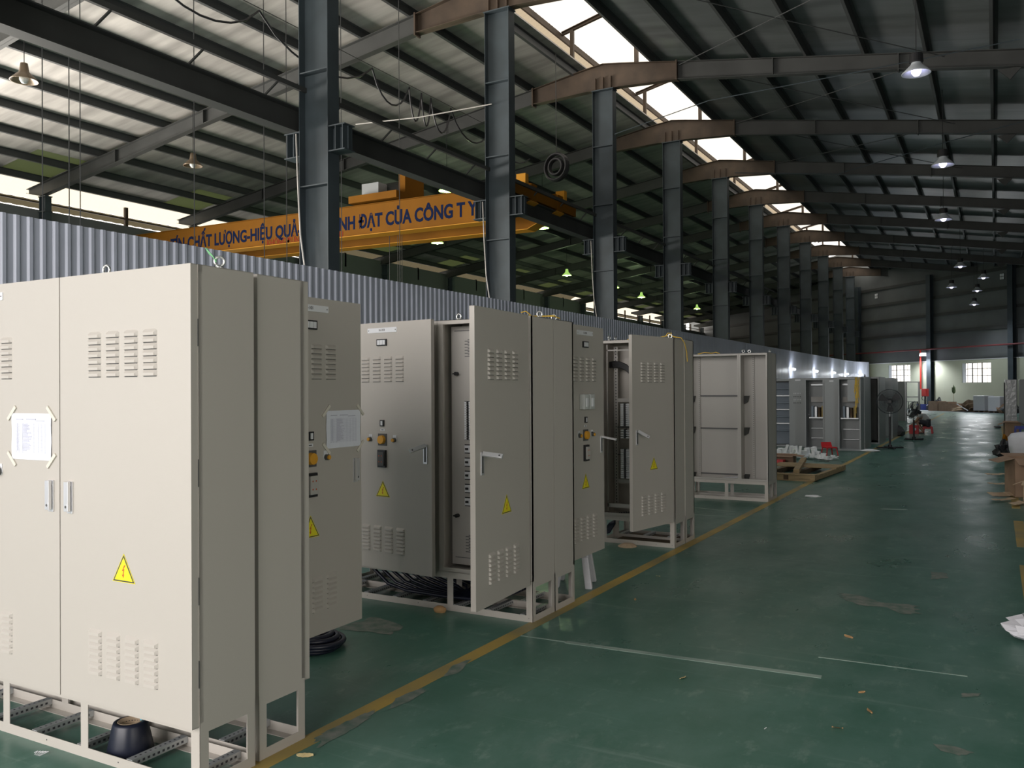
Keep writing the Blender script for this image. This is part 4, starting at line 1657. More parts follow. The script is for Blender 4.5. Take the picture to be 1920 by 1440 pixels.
pr_g, pr_u, pr_w = high_bay(True, True), high_bay(False, True), high_bay(True, False)
left = [(-15.26, 22.76, 1, 'brightest, just above the right part of the crane'), (-15.56, 29.96, 1, 'beside the second tall column below the crane end'),
        (-21.04, 30.62, 1, 'seen below the crane girder'), (-20.88, 43.15, 1, 'glaring between the second and third tall column'),
        (-20.83, 49.99, 1, 'glaring just right of the third tall column'), (-21.44, 56.2, 1, 'glaring midway between the third and fourth tall column'),
        (-20.82, 66.93, 1, 'glaring just right of the fourth tall column'),
        (-17.26, 10.26, 0, 'unlit with a brown cone, at the far upper left'), (-19.71, 16.54, 0, 'unlit, hanging left of the first tall column')]
ng = nu = 0
for x, y, lit, lab in left:
    if lit:
        o = pr_g if ng == 0 else copy_tree(pr_g)
        ng += 1
        l = bpy.data.lights.new('mercury_lamp', 'POINT')
        l.energy = 90
        l.color = (0.75, 1.0, 0.55)
        l.shadow_soft_size = 0.12
        lo = bpy.data.objects.new('mercury_lamp', l)
        lo.location = (x, y, 7.86)
        COL.objects.link(lo)
    else:
        o = pr_u if nu == 0 else copy_tree(pr_u)
        nu += 1
    o.location = (x, y, 8.0)
    hang(o, x, 8.0)
    tag(o, 'greenish lit high bay lamp, ' + lab if lit else 'high bay lamp ' + lab, 'lamp', 'high bay lamps of the left bay')
nw = 0
for x, y, z, lab in [(-1.30, 18.4, 7.75, 'nearest and largest, violet tinted'), (-1.22, 26.4, 7.75, 'second from the camera'), (-1.63, 35.3, 7.8, 'third from the camera'),
                     (-1.52, 49.0, 7.73, 'fourth from the camera'), (-2.2, 56.0, 7.43, 'lowest left one near the end wall'), (-0.55, 54.5, 7.7, 'upper right one near the end wall'),
                     (-0.95, 60.3, 7.57, 'middle right one near the end wall'), (-1.15, 62.0, 6.87, 'lowest and farthest one before the end wall')]:
    o = pr_w if nw == 0 else copy_tree(pr_w)
    o.location = (x, y, z)
    o.scale = (1.0,) * 3 if nw == 0 else (1.12,) * 3
    hang(o, x, z)
    tag(o, 'white high bay lamp under the right roof, ' + lab, 'lamp', 'high bay lamps of the right bay')
    nw += 1
    l = bpy.data.lights.new('led_lamp', 'SPOT')
    l.energy = 260
    l.spot_size = math.radians(130)
    l.spot_blend = 0.8
    l.color = (0.86, 0.92, 1.0)
    l.shadow_soft_size = 0.1
    lo = bpy.data.objects.new('led_lamp', l)
    lo.location = (x, y, z - 0.12)
    COL.objects.link(lo)
# bracing rods of the right roof
q = 0
for y in (10.8, 16.8, 22.8, 28.8):
    for a_, b_ in (((-7.6, y), (-1.0, y + 6)), ((-1.0, y), (-7.6, y + 6))):
        g = MB()
        g.cyl((a_[0], a_[1], ztop(a_[0]) - 0.1), (b_[0], b_[1], ztop(b_[0]) - 0.1), 0.012, 5)
        o = g.build('bracing_rod', 'purlin')
        tag(o, 'thin diagonal bracing rod under the right roof %s rafter bay, %s' % (ORD[q // 2], 'leaning away to the right' if q % 2 == 0 else 'leaning away to the left'), 'rod', 'roof bracing rods')
        q += 1
g = MB()
g.tube([(-7.0, 26.5, 8.3), (-4, 26.6, 7.9), (-1.2, 26.4, 8.35), (3.0, 26.0, 8.9)], 0.012, 5)
o = g.build('lamp_wire', 'steel')
tag(o, 'slack pale wire running to the second lamp of the right bay', 'wire')
g = MB()
g.tube([(XC + 0.36, 22.7, 8.9), (-6.5, 22.0, 9.15), (-3.0, 21.4, 9.0), (0.5, 21.0, 8.95)], 0.012, 5)
o = g.build('lamp_wire', 'steel')
tag(o, 'pale wire crossing from the third tall column under the right roof', 'wire')


# ---------------------------------------------------------------- far cabinets along the yellow line
def shell(parent, W, D, H, bays, m='fargrey'):
    return carcass(parent, W, D, 0.0, H, bays, m, lip=0.05)


def plain_leaf(parent, x, y, W, H, ang, name='cabinet_door', m='fargrey', z0=0.05):
    g = MB()
    g.box(0, W, -0.02, 0, z0, H)
    return g.build(name, m, parent, loc=(x, y, 0), rot=(0, 0, ang))


A = empty('control_cabinet', (-6.1, 23.9, 0), 0, 'far grey cabinet with push button door, leftmost of the far row', 'cabinet', 'far grey cabinets')
shell(A, 1.66, 0.6, 1.84, [(0, 1.66)])
for i in range(7):
    g = MB()
    g.box(0.75, 1.25, 0.25, 0.4, 0.42 + i * 0.19, 0.45 + i * 0.19)
    g.build('device_shelf', 'galv' if i % 2 else 'bluegrey', A)
g = MB()
g.box(0.55, 0.60, 0.05, 0.5, 0.05, 1.8)
g.box(0.72, 1.2, 0.42, 0.44, 0.05, 1.75)
g.build('mounting_plate', 'bluegrey', A)
d = plain_leaf(A, 1.22, -0.03, 0.44, 1.86, 0)
for r_ in range(4):
    for c_ in range(5):
        g = MB()
        g.cyl((0.13 + c_ * 0.042, -0.035, 1.45 - r_ * 0.085), (0.13 + c_ * 0.042, -0.02, 1.45 - r_ * 0.085), 0.013, 8)
        g.build('push_button', 'black' if r_ % 2 else 'white', d)
g = MB()
g.box(0.16, 0.30, -0.023, -0.02, 1.79, 1.83)
g.build('nameplate', 'white', d)
g = MB()
g.box(0.05, 0.15, -0.05, -0.04, 1.0, 1.02)
g.build('door_lever', 'chrome', d, rot=(0, 0.4, 0))

B = empty('control_cabinet', (-4.38, 23.3, 0), 0, 'far grey cabinet with a shelf of parts, middle of the far row', 'cabinet', 'far grey cabinets')
shell(B, 0.82, 0.6, 1.85, [(0, 0.50), (0.50, 0.82)])


def far_inside(B, x0, x1):
    for z, hh, m in ((1.66, 0.04, 'galv'), (1.22, 0.14, 'inner'), (0.80, 0.03, 'galv'), (0.52, 0.015, 'galv'), (0.26, 0.015, 'galv')):
        g = MB()
        g.box(x0, x1, 0.1 if z in (0.80,) else 0.4, 0.5, z, z + hh)
        g.build('shelf', m, B)
    k = 0
    x = x0 + 0.03
    while x < x1 - 0.06:
        g = MB()
        g.box(x, x + 0.055, 0.25, 0.42, 0.83, 1.12 - 0.02 * (k % 3))
        g.build('busbar_cover', ['bluegrey', 'galv', 'wood2', 'yline'][k % 4], B)
        x += 0.085
        k += 1


far_inside(B, 0.10, 0.46)
d = plain_leaf(B, 0.52, -0.06, 0.33, 1.84, 0)
g = MB()
g.box(0.12, 0.22, -0.023, -0.02, 1.75, 1.79)
g.build('nameplate', 'white', d)
C = empty('control_cabinet', (-3.50, 22.95, 0), 0, 'far grey cabinet with yellow cords hanging down its right edge', 'cabinet', 'far grey cabinets')
shell(C, 0.55, 0.55, 1.86, [(0, 0.55)])
far_inside(C, 0.06, 0.48)
plain_leaf(C, 0.24, 0.02, 0.26, 1.80, 0, 'inner_panel', z0=1.25)
g = MB()
random.seed(9)
for k in range(14):
    x = 0.47 + random.uniform(-0.05, 0.06)
    pts = [(x + random.uniform(-0.02, 0.02), -0.03, 1.86 - j * 0.13) for j in range(random.randint(4, 8))]
    g.tube(pts, 0.006, 4)
g.build('yellow_cord', 'string', C)
D_ = empty('control_cabinet', (-3.55, 24.75, 0), 0, 'grey cabinet back to back behind the cord draped one, side towards the aisle', 'cabinet', 'far grey cabinets')
g = MB()
g.box(0, 0.62, -1.22, 0, 0.0, 1.88)
g.build('cabinet_body', 'fargrey', D_, bevel=0.004)
g = MB()
g.cyl((0.55, -0.6, 1.88), (0.55, -0.6, 1.9), 0.02, 8)
g.torus((0.55, -0.6, 1.92), 0.025, 0.007, (1, 0.4, 0), 14, 6)
g.build('lifting_eye', 'black', D_)
E_ = empty('control_cabinet', (-3.9, 25.95, 0), 0, 'dark open grey cabinet behind the first pedestal fan', 'cabinet', 'far grey cabinets')
shell(E_, 1.05, 1.5, 1.90, [(0, 1.05)])
g = MB()
g.box(0.05, 0.95, 0.3, 0.32, 0.1, 1.85)
g.build('mounting_plate', 'steel2', E_)
for i, (x, y, W_, D2, H_, lab) in enumerate([(-3.35, 29.0, 0.55, 1.6, 1.89, 'grey cabinet standing just past the first pedestal fan'),
                                             (-3.95, 36.0, 0.55, 1.3, 1.80, 'shorter grey cabinet with a dark window, left of the rack'),
                                             (-4.35, 44.0, 0.62, 0.5, 1.86, 'grey flat sided cabinet beside the open rack')]):
    A = empty('control_cabinet', (x, y, 0), 0, lab, 'cabinet', 'far grey cabinets')
    g = MB()
    g.box(0, W_, 0, D2, 0.0, H_)
    g.build('cabinet_body', 'fargrey', A, bevel=0.004)
    g = MB()
    g.box(0.04, W_ - 0.04, -0.015, 0, 0.08, H_ - 0.06)
    g.build('cabinet_door', 'fargrey', A, bevel=0.002)
    if i == 1:
        g = MB()
        g.box(0.08, W_ - 0.1, -0.022, -0.015, 1.42, 1.66)
        g.build('window', 'black', A)
A = empty('open_rack', (-3.72, 44.0, 0), 0, 'open metal rack frame beside the last grey cabinet', 'rack')
for sx in (0, 0.56):
    for sy in (0, 0.5):
        g = MB()
        g.box(sx, sx + 0.045, sy, sy + 0.045, 0, 1.86)
        g.build('rack_post', 'galv', A)
for z in (0.25, 1.12, 1.82):
    g = MB()
    g.box(0.045, 0.56, 0, 0.03, z, z + 0.04)
    g.box(0, 0.6, 0.51, 0.545, z, z + 0.04)
    g.build('rack_rail', 'galv', A)


# ---------------------------------------------------------------- pedestal fans
def fan(loc, rz, zc, R, tilt, label, head=(0, 0)):
    r = empty('pedestal_fan', loc, rz, label, 'fan', 'black pedestal fans')
    g = MB()
    for a in (0.3, 1.87):
        c, s_ = math.cos(a), math.sin(a)
        g.T = Matrix.Rotation(a, 4, 'Z')
        g.box(-0.34, 0.34, -0.03, 0.03, 0.01, 0.045)
    g.T = Matrix.Identity(4)
    g.cyl((0, 0, 0.0), (0, 0, 0.1), 0.05, 12)
    g.build('fan_base', 'black', r, bevel=0.005)
    g = MB()
    g.cyl((0, 0, 0.05), (0, 0, zc * 0.68), 0.026, 12)
    g.build('fan_pole', 'black', r)
    g = MB()
    g.cyl((0, 0, zc * 0.68), (0, 0, zc - 0.12), 0.014, 10)
    g.build('pole_sleeve', 'chrome', r)
    T = Matrix.Translation((0, 0, zc)) @ Matrix.Rotation(tilt, 4, 'X')
    g = MB()
    g.T = T
    g.cyl((0, 0.04, 0), (0, 0.22, 0), 0.07, 16, 0.055)
    g.cyl((0, 0.1, -0.12), (0, 0.1, 0), 0.02, 8)
    g.build('fan_motor', 'black', r)
    g = MB()
    g.T = T
    for yy, k in ((-0.075, 0.97), (-0.02, 1.0), (0.06, 0.97)): g.torus((0, yy, 0), R * k, 0.005, (0, 1, 0), 40, 5)
    for rr in (0.8, 0.6, 0.4, 0.22):
        g.torus((0, -0.09, 0), R * rr, 0.002, (0, 1, 0), 32, 4)
    n = 72
    for i in range(n):
        t = 2 * PI * i / n
        c, s_ = math.cos(t), math.sin(t)
        g.tube([(c * 0.04, -0.105, s_ * 0.04), (c * R * 0.85, -0.09, s_ * R * 0.85), (c * R, -0.02, s_ * R), (c * R * 0.85, 0.06, s_ * R * 0.85), (c * 0.06, 0.07, s_ * 0.06)], 0.0022, 3)
    g.build('fan_guard', 'fan', r)
    g = MB()
    g.T = T
    for k in range(3):
        a = k * 2 * PI / 3 + 0.6
        vs = []
        for j in range(7):
            t = a + (j - 3) * 0.13
            vs.append((math.cos(t) * 0.05, -0.03 + j * 0.008, math.sin(t) * 0.05))
            vs.append((math.cos(t) * R * 0.85, -0.045 + j * 0.012, math.sin(t) * R * 0.85))
        vs2 = [(x, y + 0.003, z) for x, y, z in vs]
        fs = [(2 * j, 2 * j + 1, 2 * j + 3, 2 * j + 2) for j in range(6)]
        fs += [tuple(14 + i for i in f[::-1]) for f in fs]
        fs += [(0, 12, 26, 14)[::-1], (1, 13, 27, 15)]
        g.add(vs + vs2, fs)
    g.cyl((0, -0.05, 0), (0, 0.03, 0), 0.05, 14)
    g.build('fan_blades', 'dgrey', r)
    return r


fan((-2.42, 24.3, 0), 0.15, 1.23, 0.32, 0.0, 'black pedestal fan facing the camera on the yellow line')
fan((-2.17, 28.5, 0), -1.05, 0.90, 0.27, -0.35, 'second black pedestal fan turned sideways beside the seated person')


# ---------------------------------------------------------------- seated person
def skin_body(name, verts, edges, radii, m, parent, root=0, sub=1):
    me = bpy.data.meshes.new(name)
    me.from_pydata(verts, edges, [])
    o = bpy.data.objects.new(name, me)
    COL.objects.link(o)
    sk = o.modifiers.new('skin', 'SKIN')
    for i, rr in enumerate(radii):
        v = me.skin_vertices[0].data[i]
        v.radius = rr if isinstance(rr, tuple) else (rr, rr)
        v.use_root = (i == root)
    o.modifiers.new('sub', 'SUBSURF').levels = sub
    o.modifiers['sub'].render_levels = sub
    bpy.context.view_layer.update()
    dg = bpy.context.evaluated_depsgraph_get()
    nm = bpy.data.meshes.new_from_object(o.evaluated_get(dg))
    bpy.data.objects.remove(o)
    nm.materials.clear()
    nm.materials.append(MT[m])
    for p in nm.polygons: p.use_smooth = True
    ob = bpy.data.objects.new(name, nm)
    COL.objects.link(ob)
    ob.parent = parent
    return ob


P = empty('person', (-2.24, 32.8, 0), 0.0, 'person in pale shirt and dark shorts bent forward on a low red stool', 'person')
V, Ed, Rd = [], [], []


def chain(pts, rads, start=None):
    last = start
    for p, rr in zip(pts, rads):
        V.append(p)
        Rd.append(rr)
        if last is not None: Ed.append((last, len(V) - 1))
        last = len(V) - 1
    return last


pel = chain([(0.18, 0, 0.36)], [0.125])
ch = chain([(0.12, 0, 0.46), (0.02, 0, 0.57), (-0.06, 0, 0.64)], [0.12, 0.13, 0.125], pel)
nk = chain([(-0.13, 0, 0.67), (-0.17, 0, 0.675)], [0.055, 0.055], ch)
chain([(-0.21, 0, 0.70), (-0.26, 0, 0.68), (-0.28, 0, 0.64)], [0.085, 0.085, 0.045], nk)
for s_ in (-1, 1):
    sh = chain([(-0.06, s_ * 0.15, 0.62), (-0.14, s_ * 0.22, 0.46), (-0.27, s_ * 0.16, 0.33), (-0.33, s_ * 0.14, 0.29)], [0.058, 0.042, 0.032, 0.03], ch)
    for k in range(4):
        dy = (k - 1.5) * 0.02
        chain([(-0.365, s_ * 0.14 + dy, 0.27), (-0.40, s_ * 0.14 + dy * 1.2, 0.25), (-0.405, s_ * 0.14 + dy * 1.2, 0.225 + 0.004 * k)], [0.010, 0.009, 0.008], sh)
    chain([(-0.34, s_ * 0.14 - s_ * 0.04, 0.27), (-0.365, s_ * 0.14 - s_ * 0.05, 0.25)], [0.011, 0.009], sh)
    kn = chain([(0.15, s_ * 0.10, 0.35), (-0.05, s_ * 0.15, 0.40), (-0.16, s_ * 0.17, 0.41), (-0.08, s_ * 0.16, 0.24), (0.05, s_ * 0.15, 0.07), (0.02, s_ * 0.15, 0.035), (-0.10, s_ * 0.16, 0.028)],
               [0.095, 0.072, 0.055, 0.05, 0.036, 0.035, 0.03], pel)
skin_body('body', V, Ed, Rd, 'skin', P)
V, Ed, Rd = [], [], []
a0 = chain([(0.20, 0, 0.38)], [0.13])
a1 = chain([(0.13, 0, 0.47), (0.02, 0, 0.575), (-0.065, 0, 0.645)], [0.135, 0.147, 0.138], a0)
for s_ in (-1, 1): chain([(-0.06, s_ * 0.155, 0.62), (-0.11, s_ * 0.20, 0.52)], [0.072, 0.058], a1)
skin_body('shirt', V, Ed, Rd, 'shirt', P)
V, Ed, Rd = [], [], []
a0 = chain([(0.19, 0, 0.345)], [0.135])
for s_ in (-1, 1): chain([(0.15, s_ * 0.10, 0.35), (-0.03, s_ * 0.145, 0.395), (-0.11, s_ * 0.162, 0.405)], [0.108, 0.085, 0.075], a0)
skin_body('shorts', V, Ed, Rd, 'cloth', P)
g = MB()
g.lathe([(0, 0.1), (0.05, 0.09), (0.085, 0.05), (0.098, 0), (0.09, -0.03), (0.07, -0.05), (0, -0.055)], n=18)
h_ = g.build('hair', 'hair', P, loc=(-0.185, 0, 0.715), rot=(0, 0.35, 0), smooth=True)
for s_ in (-1, 1):
    g = MB()
    g.box(-0.16, 0.06, s_ * 0.155 - 0.035, s_ * 0.155 + 0.035, 0.0, 0.03)
    g.build('sandal', 'black', P, bevel=0.008)
    g = MB()
    g.lathe([(0, 0.01), (0.009, 0.005), (0.01, -0.005), (0, -0.01)], n=8)
    g.build('eye', 'black', P, loc=(-0.315, s_ * 0.03, 0.675))
    g = MB()
    g.lathe([(0, 0.02), (0.012, 0.01), (0.014, -0.01), (0, -0.025)], n=8)
    g.build('ear', 'skin', P, loc=(-0.21, s_ * 0.085, 0.685))


def stool(loc, rz, label, m='red', H=0.27, w=0.13, oval=True):
    r = empty('plastic_stool', loc, rz, label, 'stool', 'red plastic stools')
    g = MB()
    g.box(-w, w, -w, w, H - 0.02, H)
    g.build('seat', m, r, bevel=0.008)
    for sx in (-1, 1):
        for sy in (-1, 1):
            g = MB()
            a, b, c = w * 1.12, w * 0.92, 0.026
            g.hexa([(sx * a - c, sy * a - c, 0), (sx * a + c, sy * a - c, 0), (sx * a + c, sy * a + c, 0), (sx * a - c, sy * a + c, 0),
                    (sx * b - c, sy * b - c, H - 0.02), (sx * b + c, sy * b - c, H - 0.02), (sx * b + c, sy * b + c, H - 0.02), (sx * b - c, sy * b + c, H - 0.02)])
            g.build('leg', m, r, bevel=0.004)
    g = MB()
    for s2 in (-1, 1):
        g.box(-w, w, s2 * w - 0.004, s2 * w + 0.004, H - 0.09, H - 0.02)
        g.box(s2 * w - 0.004, s2 * w + 0.004, -w, w, H - 0.09, H - 0.02)
    g.build('seat_skirt', m, r)
    return r


stool((-2.06, 32.8, 0), 0, 'red plastic stool the person sits on', H=0.25)
r = empty('plastic_crate', (-2.46, 32.4, 0), 0, 'red plastic crate with an oval hand hole beside the seated person', 'crate')
g = MB()
for a_ in ((-0.15, 0.15, -0.12, -0.11), (-0.15, 0.15, 0.11, 0.12), (-0.15, -0.14, -0.11, 0.11), (0.14, 0.15, -0.11, 0.11)):
    g.box(a_[0], a_[1], a_[2], a_[3], 0, 0.29)
g.box(-0.14, 0.14, -0.11, 0.11, 0, 0.01)
g.build('crate_shell', 'red', r)
g = MB()
g.lathe([(0, 0.0), (0.035, 0.0)], n=16)
o = g.build('hand_hole', 'bag', r, loc=(0.05, -0.1215, 0.16), rot=(PI / 2, 0, 0))
o.scale = (0.8, 1.4, 1)

# ---------------------------------------------------------------- pallets, foam and boxes in the middle distance
r = empty('wooden_pallet', (-3.62, 15.2, 0), math.radians(-4), 'wooden pallet lying behind the empty doorless cabinet', 'pallet')
for x in (0, 0.45, 0.9):
    g = MB()
    g.box(x - 0.04, x + 0.04, 0, 2.3, 0.02, 0.10)
    g.build('pallet_bearer', 'wood2' if x < 0.8 else 'wood', r)
for y in (0.0, 1.55, 1.75, 1.95, 2.15):
    g = MB()
    g.box(-0.3, 0.94, y, y + 0.16, 0.10, 0.118)
    g.build('pallet_board', 'wood', r)
g = MB()
g.box(-0.5, 0.92, 0.02, 0.05, 0.0, 0.10)
g.build('pallet_board', 'wood', r)
r = empty('timber', (-3.02, 15.3, 0.12), math.radians(8), 'pale squared timber lying along the edge of the wooden pallet', 'timber')
g = MB()
g.box(-0.05, 0.05, 0, 2.7, 0, 0.07)
g.build('timber_piece', 'wood', r, bevel=0.004)
g = MB()
g.box(-4.2, -2.95, 17.95, 18.35, 0.0, 0.02)
o = g.build('board', 'wood')
tag(o, 'flat pale plywood board on the floor behind the wooden pallet', 'board')


def carton(loc, rz, w, d_, h, label, m='card', flaps=True, grp=None):
    r = empty('cardboard_box', loc, rz, label, 'box', grp)
    g = MB()
    t = 0.006
    g.box(-w / 2, w / 2, -d_ / 2, -d_ / 2 + t, 0, h)
    g.box(-w / 2, w / 2, d_ / 2 - t, d_ / 2, 0, h)
    g.box(-w / 2, -w / 2 + t, -d_ / 2, d_ / 2, 0, h)
    g.box(w / 2 - t, w / 2, -d_ / 2, d_ / 2, 0, h)
    g.box(-w / 2, w / 2, -d_ / 2, d_ / 2, 0, t)
    g.build('box_body', m, r)
    if flaps:
        for k, (ax, dd, L, ww) in enumerate((((0, -d_ / 2), -1, d_ * 0.45, w), ((0, d_ / 2), 1, d_ * 0.45, w))):
            g = MB()
            g.box(-ww / 2, ww / 2, 0, dd * L, -0.003, 0.003)
            g.build('box_flap', m, r, loc=(0, ax[1], h), rot=(dd * random.uniform(-0.5, 0.4), 0, 0))
        for dd in (-1, 1):
            g = MB()
            g.box(0, dd * d_ * 0.45, -d_ / 2, d_ / 2, -0.003, 0.003)
            g.build('box_flap', m, r, loc=(dd * w / 2, 0, h), rot=(0, dd * random.uniform(-0.3, 0.6), 0))
    return r


random.seed(11)
carton((-3.98, 18.75, 0), 0.05, 0.5, 0.4, 0.17, 'brown cardboard box beside the white packing foam, behind the pallet', flaps=True)
r = empty('plastic_tray', (-3.98, 18.35, 0.02), 0, 'red plastic tray in front of the brown box by the pallet', 'tray')
g = MB()
g.box(-0.16, 0.12, -0.1, 0.1, 0, 0.008)
for a_ in ((-0.16, 0.12, -0.1, -0.09), (-0.16, 0.12, 0.09, 0.1), (-0.16, -0.15, -0.1, 0.1), (0.11, 0.12, -0.1, 0.1)): g.box(*a_, 0, 0.075)
g.build('tray_shell', 'red', r)
random.seed(5)


def crumple(name, loc, R, h, m, label, cat, n=2, sc=(1, 1), seed=1, group=None):
    """a crumpled lump: noisy flattened icosphere resting on the floor"""
    rnd = random.Random(seed)
    bm = bmesh.new()
    bmesh.ops.create_icosphere(bm, subdivisions=n, radius=1)
    for v in bm.verts:
        k = 1 + rnd.uniform(-0.28, 0.28)
        v.co = Vector((v.co.x * R * sc[0] * k, v.co.y * R * sc[1] * k, max(0.0, (v.co.z * 0.5 + 0.42) * h * (1 + rnd.uniform(-0.25, 0.25)))))
    me = bpy.data.meshes.new(name)
    bm.to_mesh(me)
    bm.free()
    me.materials.append(MT[m])
    o = bpy.data.objects.new(name, me)
    COL.objects.link(o)
    o.location = loc
    tag(o, label, cat, group)
    return o


fpos = []
rf = random.Random(77)
for i in range(26):
    u = i / 25
    fpos.append((-4.4 + 1.25 * u + rf.uniform(-0.05, 0.05), 20.15 - 0.45 * u + rf.uniform(-0.3, 0.25), 0.0))
for i, (x, y, z) in enumerate(fpos):
    g = MB()
    w_ = rf.uniform(0.05, 0.14)
    h_ = rf.uniform(0.14, 0.30) if i < 20 else rf.uniform(0.05, 0.14)
    a_ = rf.uniform(-0.35, 0.35)
    g.T = Matrix.Rotation(a_, 4, 'Y')
    g.prism([(-w_, 0.03), (w_, 0.03), (w_ * 0.9, h_ * 0.4), (w_ * 0.3, h_ * 0.3), (w_ * 0.4, h_), (-w_ * 0.4, h_ * 0.95), (-w_ * 0.3, h_ * 0.45), (-w_, h_ * 0.5)], -0.06, 0.06)
    o = g.build('packing_foam', 'foam', loc=(x, y, z + 0.02), rot=(0, 0, rf.uniform(-0.9, 0.9)), bevel=0.006)
    tag(o, 'piece of white packing foam in the heap behind the pallet', 'packing foam', 'white packing foam heap')
r = empty('plastic_chair', (-3.44, 21.3, 0), 0.6, 'red plastic chair tipped over at the right end of the foam heap', 'chair')
g = MB()
g.box(-0.13, 0.13, -0.14, 0.14, 0.17, 0.20)
g.build('seat', 'red', r, bevel=0.01)
g = MB()
g.hexa([(-0.13, 0.13, 0.2), (0.13, 0.13, 0.2), (0.13, 0.15, 0.2), (-0.13, 0.15, 0.2), (-0.12, 0.18, 0.30), (0.12, 0.18, 0.30), (0.12, 0.2, 0.30), (-0.12, 0.2, 0.30)])
g.build('backrest', 'red', r)
for sx in (-1, 1):
    for sy in (-1, 1):
        g = MB()
        g.cyl((sx * 0.14, sy * 0.15, 0), (sx * 0.11, sy * 0.12, 0.18), 0.014, 8)
        g.build('leg', 'red', r)
crumple('plastic_scrap', (-2.72, 22.9, 0), 0.14, 0.06, 'foam', 'white plastic scraps at the foot of the first pedestal fan', 'scrap', seed=3, sc=(1.6, 1))
crumple('cable_heap', (-2.78, 30.6, 0), 0.22, 0.32, 'dgrey', 'dark heap of parts behind the second pedestal fan', 'heap', seed=8)
crumple('plastic_scrap', (-2.34, 13.05, 0), 0.07, 0.03, 'foam', 'white plastic scrap on the aisle floor near the empty cabinet', 'scrap', seed=4, sc=(1.6, 1))

# ---------------------------------------------------------------- goods on the right edge of the aisle
r = empty('wrapped_cabinet', (0.34, 42.0, 0), 0, 'cabinet wrapped in clear film at the right edge of the view', 'cabinet')
g = MB()
g.box(0, 0.43, 0, 0.7, 0, 1.9)
g.build('wrapped_body', 'plastic_wrap', r, bevel=0.01)
g = MB()
g.box(-0.045, 0, 0.03, 0.6, 0.0, 1.78)
g.build('side_plate', 'steel2', r)
r = empty('grey_cabinet', (0.86, 42.0, 0), 0, 'plain grey cabinet just right of the film wrapped one', 'cabinet')
g = MB()
g.box(0, 0.8, 0, 0.6, 0, 1.9)
g.build('cabinet_body', 'fargrey', r, bevel=0.004)
g = MB()
g.box(0.04, 0.76, -0.02, 0, 0.08, 1.84)
g.build('cabinet_door', 'fargrey', r)
carton((0.42, 30.4, 0), 0.1, 0.42, 0.4, 0.50, 'open cardboard box below the film wrapped cabinet', grp='cartons on the right')
r = empty('plastic_crate', (0.72, 28.6, 0), 0.05, 'blue plastic crate at the right edge behind the big white sack', 'crate')
g = MB()
for a_ in ((-0.25, 0.25, -0.2, -0.18), (-0.25, 0.25, 0.18, 0.2), (-0.25, -0.23, -0.18, 0.18), (0.23, 0.25, -0.18, 0.18)):
    g.box(a_[0], a_[1], a_[2], a_[3], 0, 0.08)
    g.box(a_[0], a_[1], a_[2], a_[3], 0.38, 0.46)
for x in (-0.24, -0.12, 0.1, 0.24):
    for y in (-0.19, 0.19): g.box(x - 0.015, x + 0.015, y - 0.01, y + 0.01, 0.08, 0.38)
g.box(-0.24, 0.24, -0.19, 0.19, 0, 0.02)
g.build('crate_shell', 'blue', r)
crumple('dark_bundle', (0.16, 21.6, 0), 0.26, 0.42, 'black', 'dark bundle of bags on the floor left of the big white sack', 'bag', n=3, seed=12, sc=(0.75, 0.8))
crumple('yellow_bag', (0.17, 22.5, 0), 0.12, 0.5, 'crane', 'small yellow bag standing behind the dark bundle', 'bag', seed=13, sc=(0.7, 0.7))
g = MB()
random.seed(21)
n = 28
prof = [(0.20, 0.0), (0.24, 0.15), (0.30, 0.45), (0.33, 0.66), (0.26, 0.74), (0.12, 0.77), (0.0, 0.78)]
vs, fs = [], []
for r0, z in prof:
    for k in range(n):
        t = 2 * PI * k / n
        rr = r0 * (1 + 0.07 * math.sin(5 * t + z * 6) + 0.05 * math.sin(11 * t - z * 9))
        vs.append((rr * math.cos(t), rr * math.sin(t), z))
for i in range(len(prof) - 1):
    for k in range(n): fs.append((i * n + k, i * n + (k + 1) % n, (i + 1) * n + (k + 1) % n, (i + 1) * n + k))
g.add(vs, fs)
o = g.build('woven_sack', 'bag', loc=(0.52, 18.2, 0), smooth=True)
tag(o, 'big full white woven sack at the right edge of the aisle', 'sack')
carton((0.37, 14.6, 0), 0.25, 0.42, 0.5, 0.56, 'tall open cardboard box at the right edge of the aisle', grp='cartons on the right')
carton((0.52, 13.75, 0), -0.2, 0.36, 0.3, 0.30, 'small open cardboard box before the tall one on the right', m='cardin', grp='cartons on the right')
g = MB()
g.box(0.40, 0.62, 14.08, 14.1, 0.30, 0.62)
o = g.build('dark_sheet', 'cable')
tag(o, 'dark blue sheet of plastic hanging over the tall cardboard box', 'sheet')
for i, (x, y, rz_, w_, l_, tl) in enumerate([(0.05, 14.35, 0.6, 0.14, 0.35, 0.25), (0.08, 13.7, 0.9, 0.07, 0.40, 0.1), (0.24, 13.35, 1.2, 0.09, 0.36, 0.15), (0.02, 15.9, 0.4, 0.10, 0.30, 0.05), (-0.02, 17.6, 0.5, 0.09, 0.34, 0.12)]):
    g = MB()
    g.T = Matrix.Rotation(tl, 4, 'X')
    for k in range(4): g.box(-l_ / 2 + k * l_ / 4, -l_ / 2 + (k + 1) * l_ / 4, -w_ / 2, w_ / 2, 0.004 + 0.008 * abs(k - 1.5), 0.010 + 0.008 * abs(k - 1.5))
    g.T = Matrix.Identity(4)
    o = g.build('cardboard_flap', 'cardin', loc=(x, y, 0.02), rot=(0, 0, rz_))
    tag(o, 'torn piece of cardboard on the floor at the right edge of the aisle', 'cardboard', 'torn cardboard on the right')
crumple('white_bag', (0.26, 15.5, 0), 0.12, 0.26, 'bag', 'small white bag behind the tall open cardboard box', 'bag', seed=31)
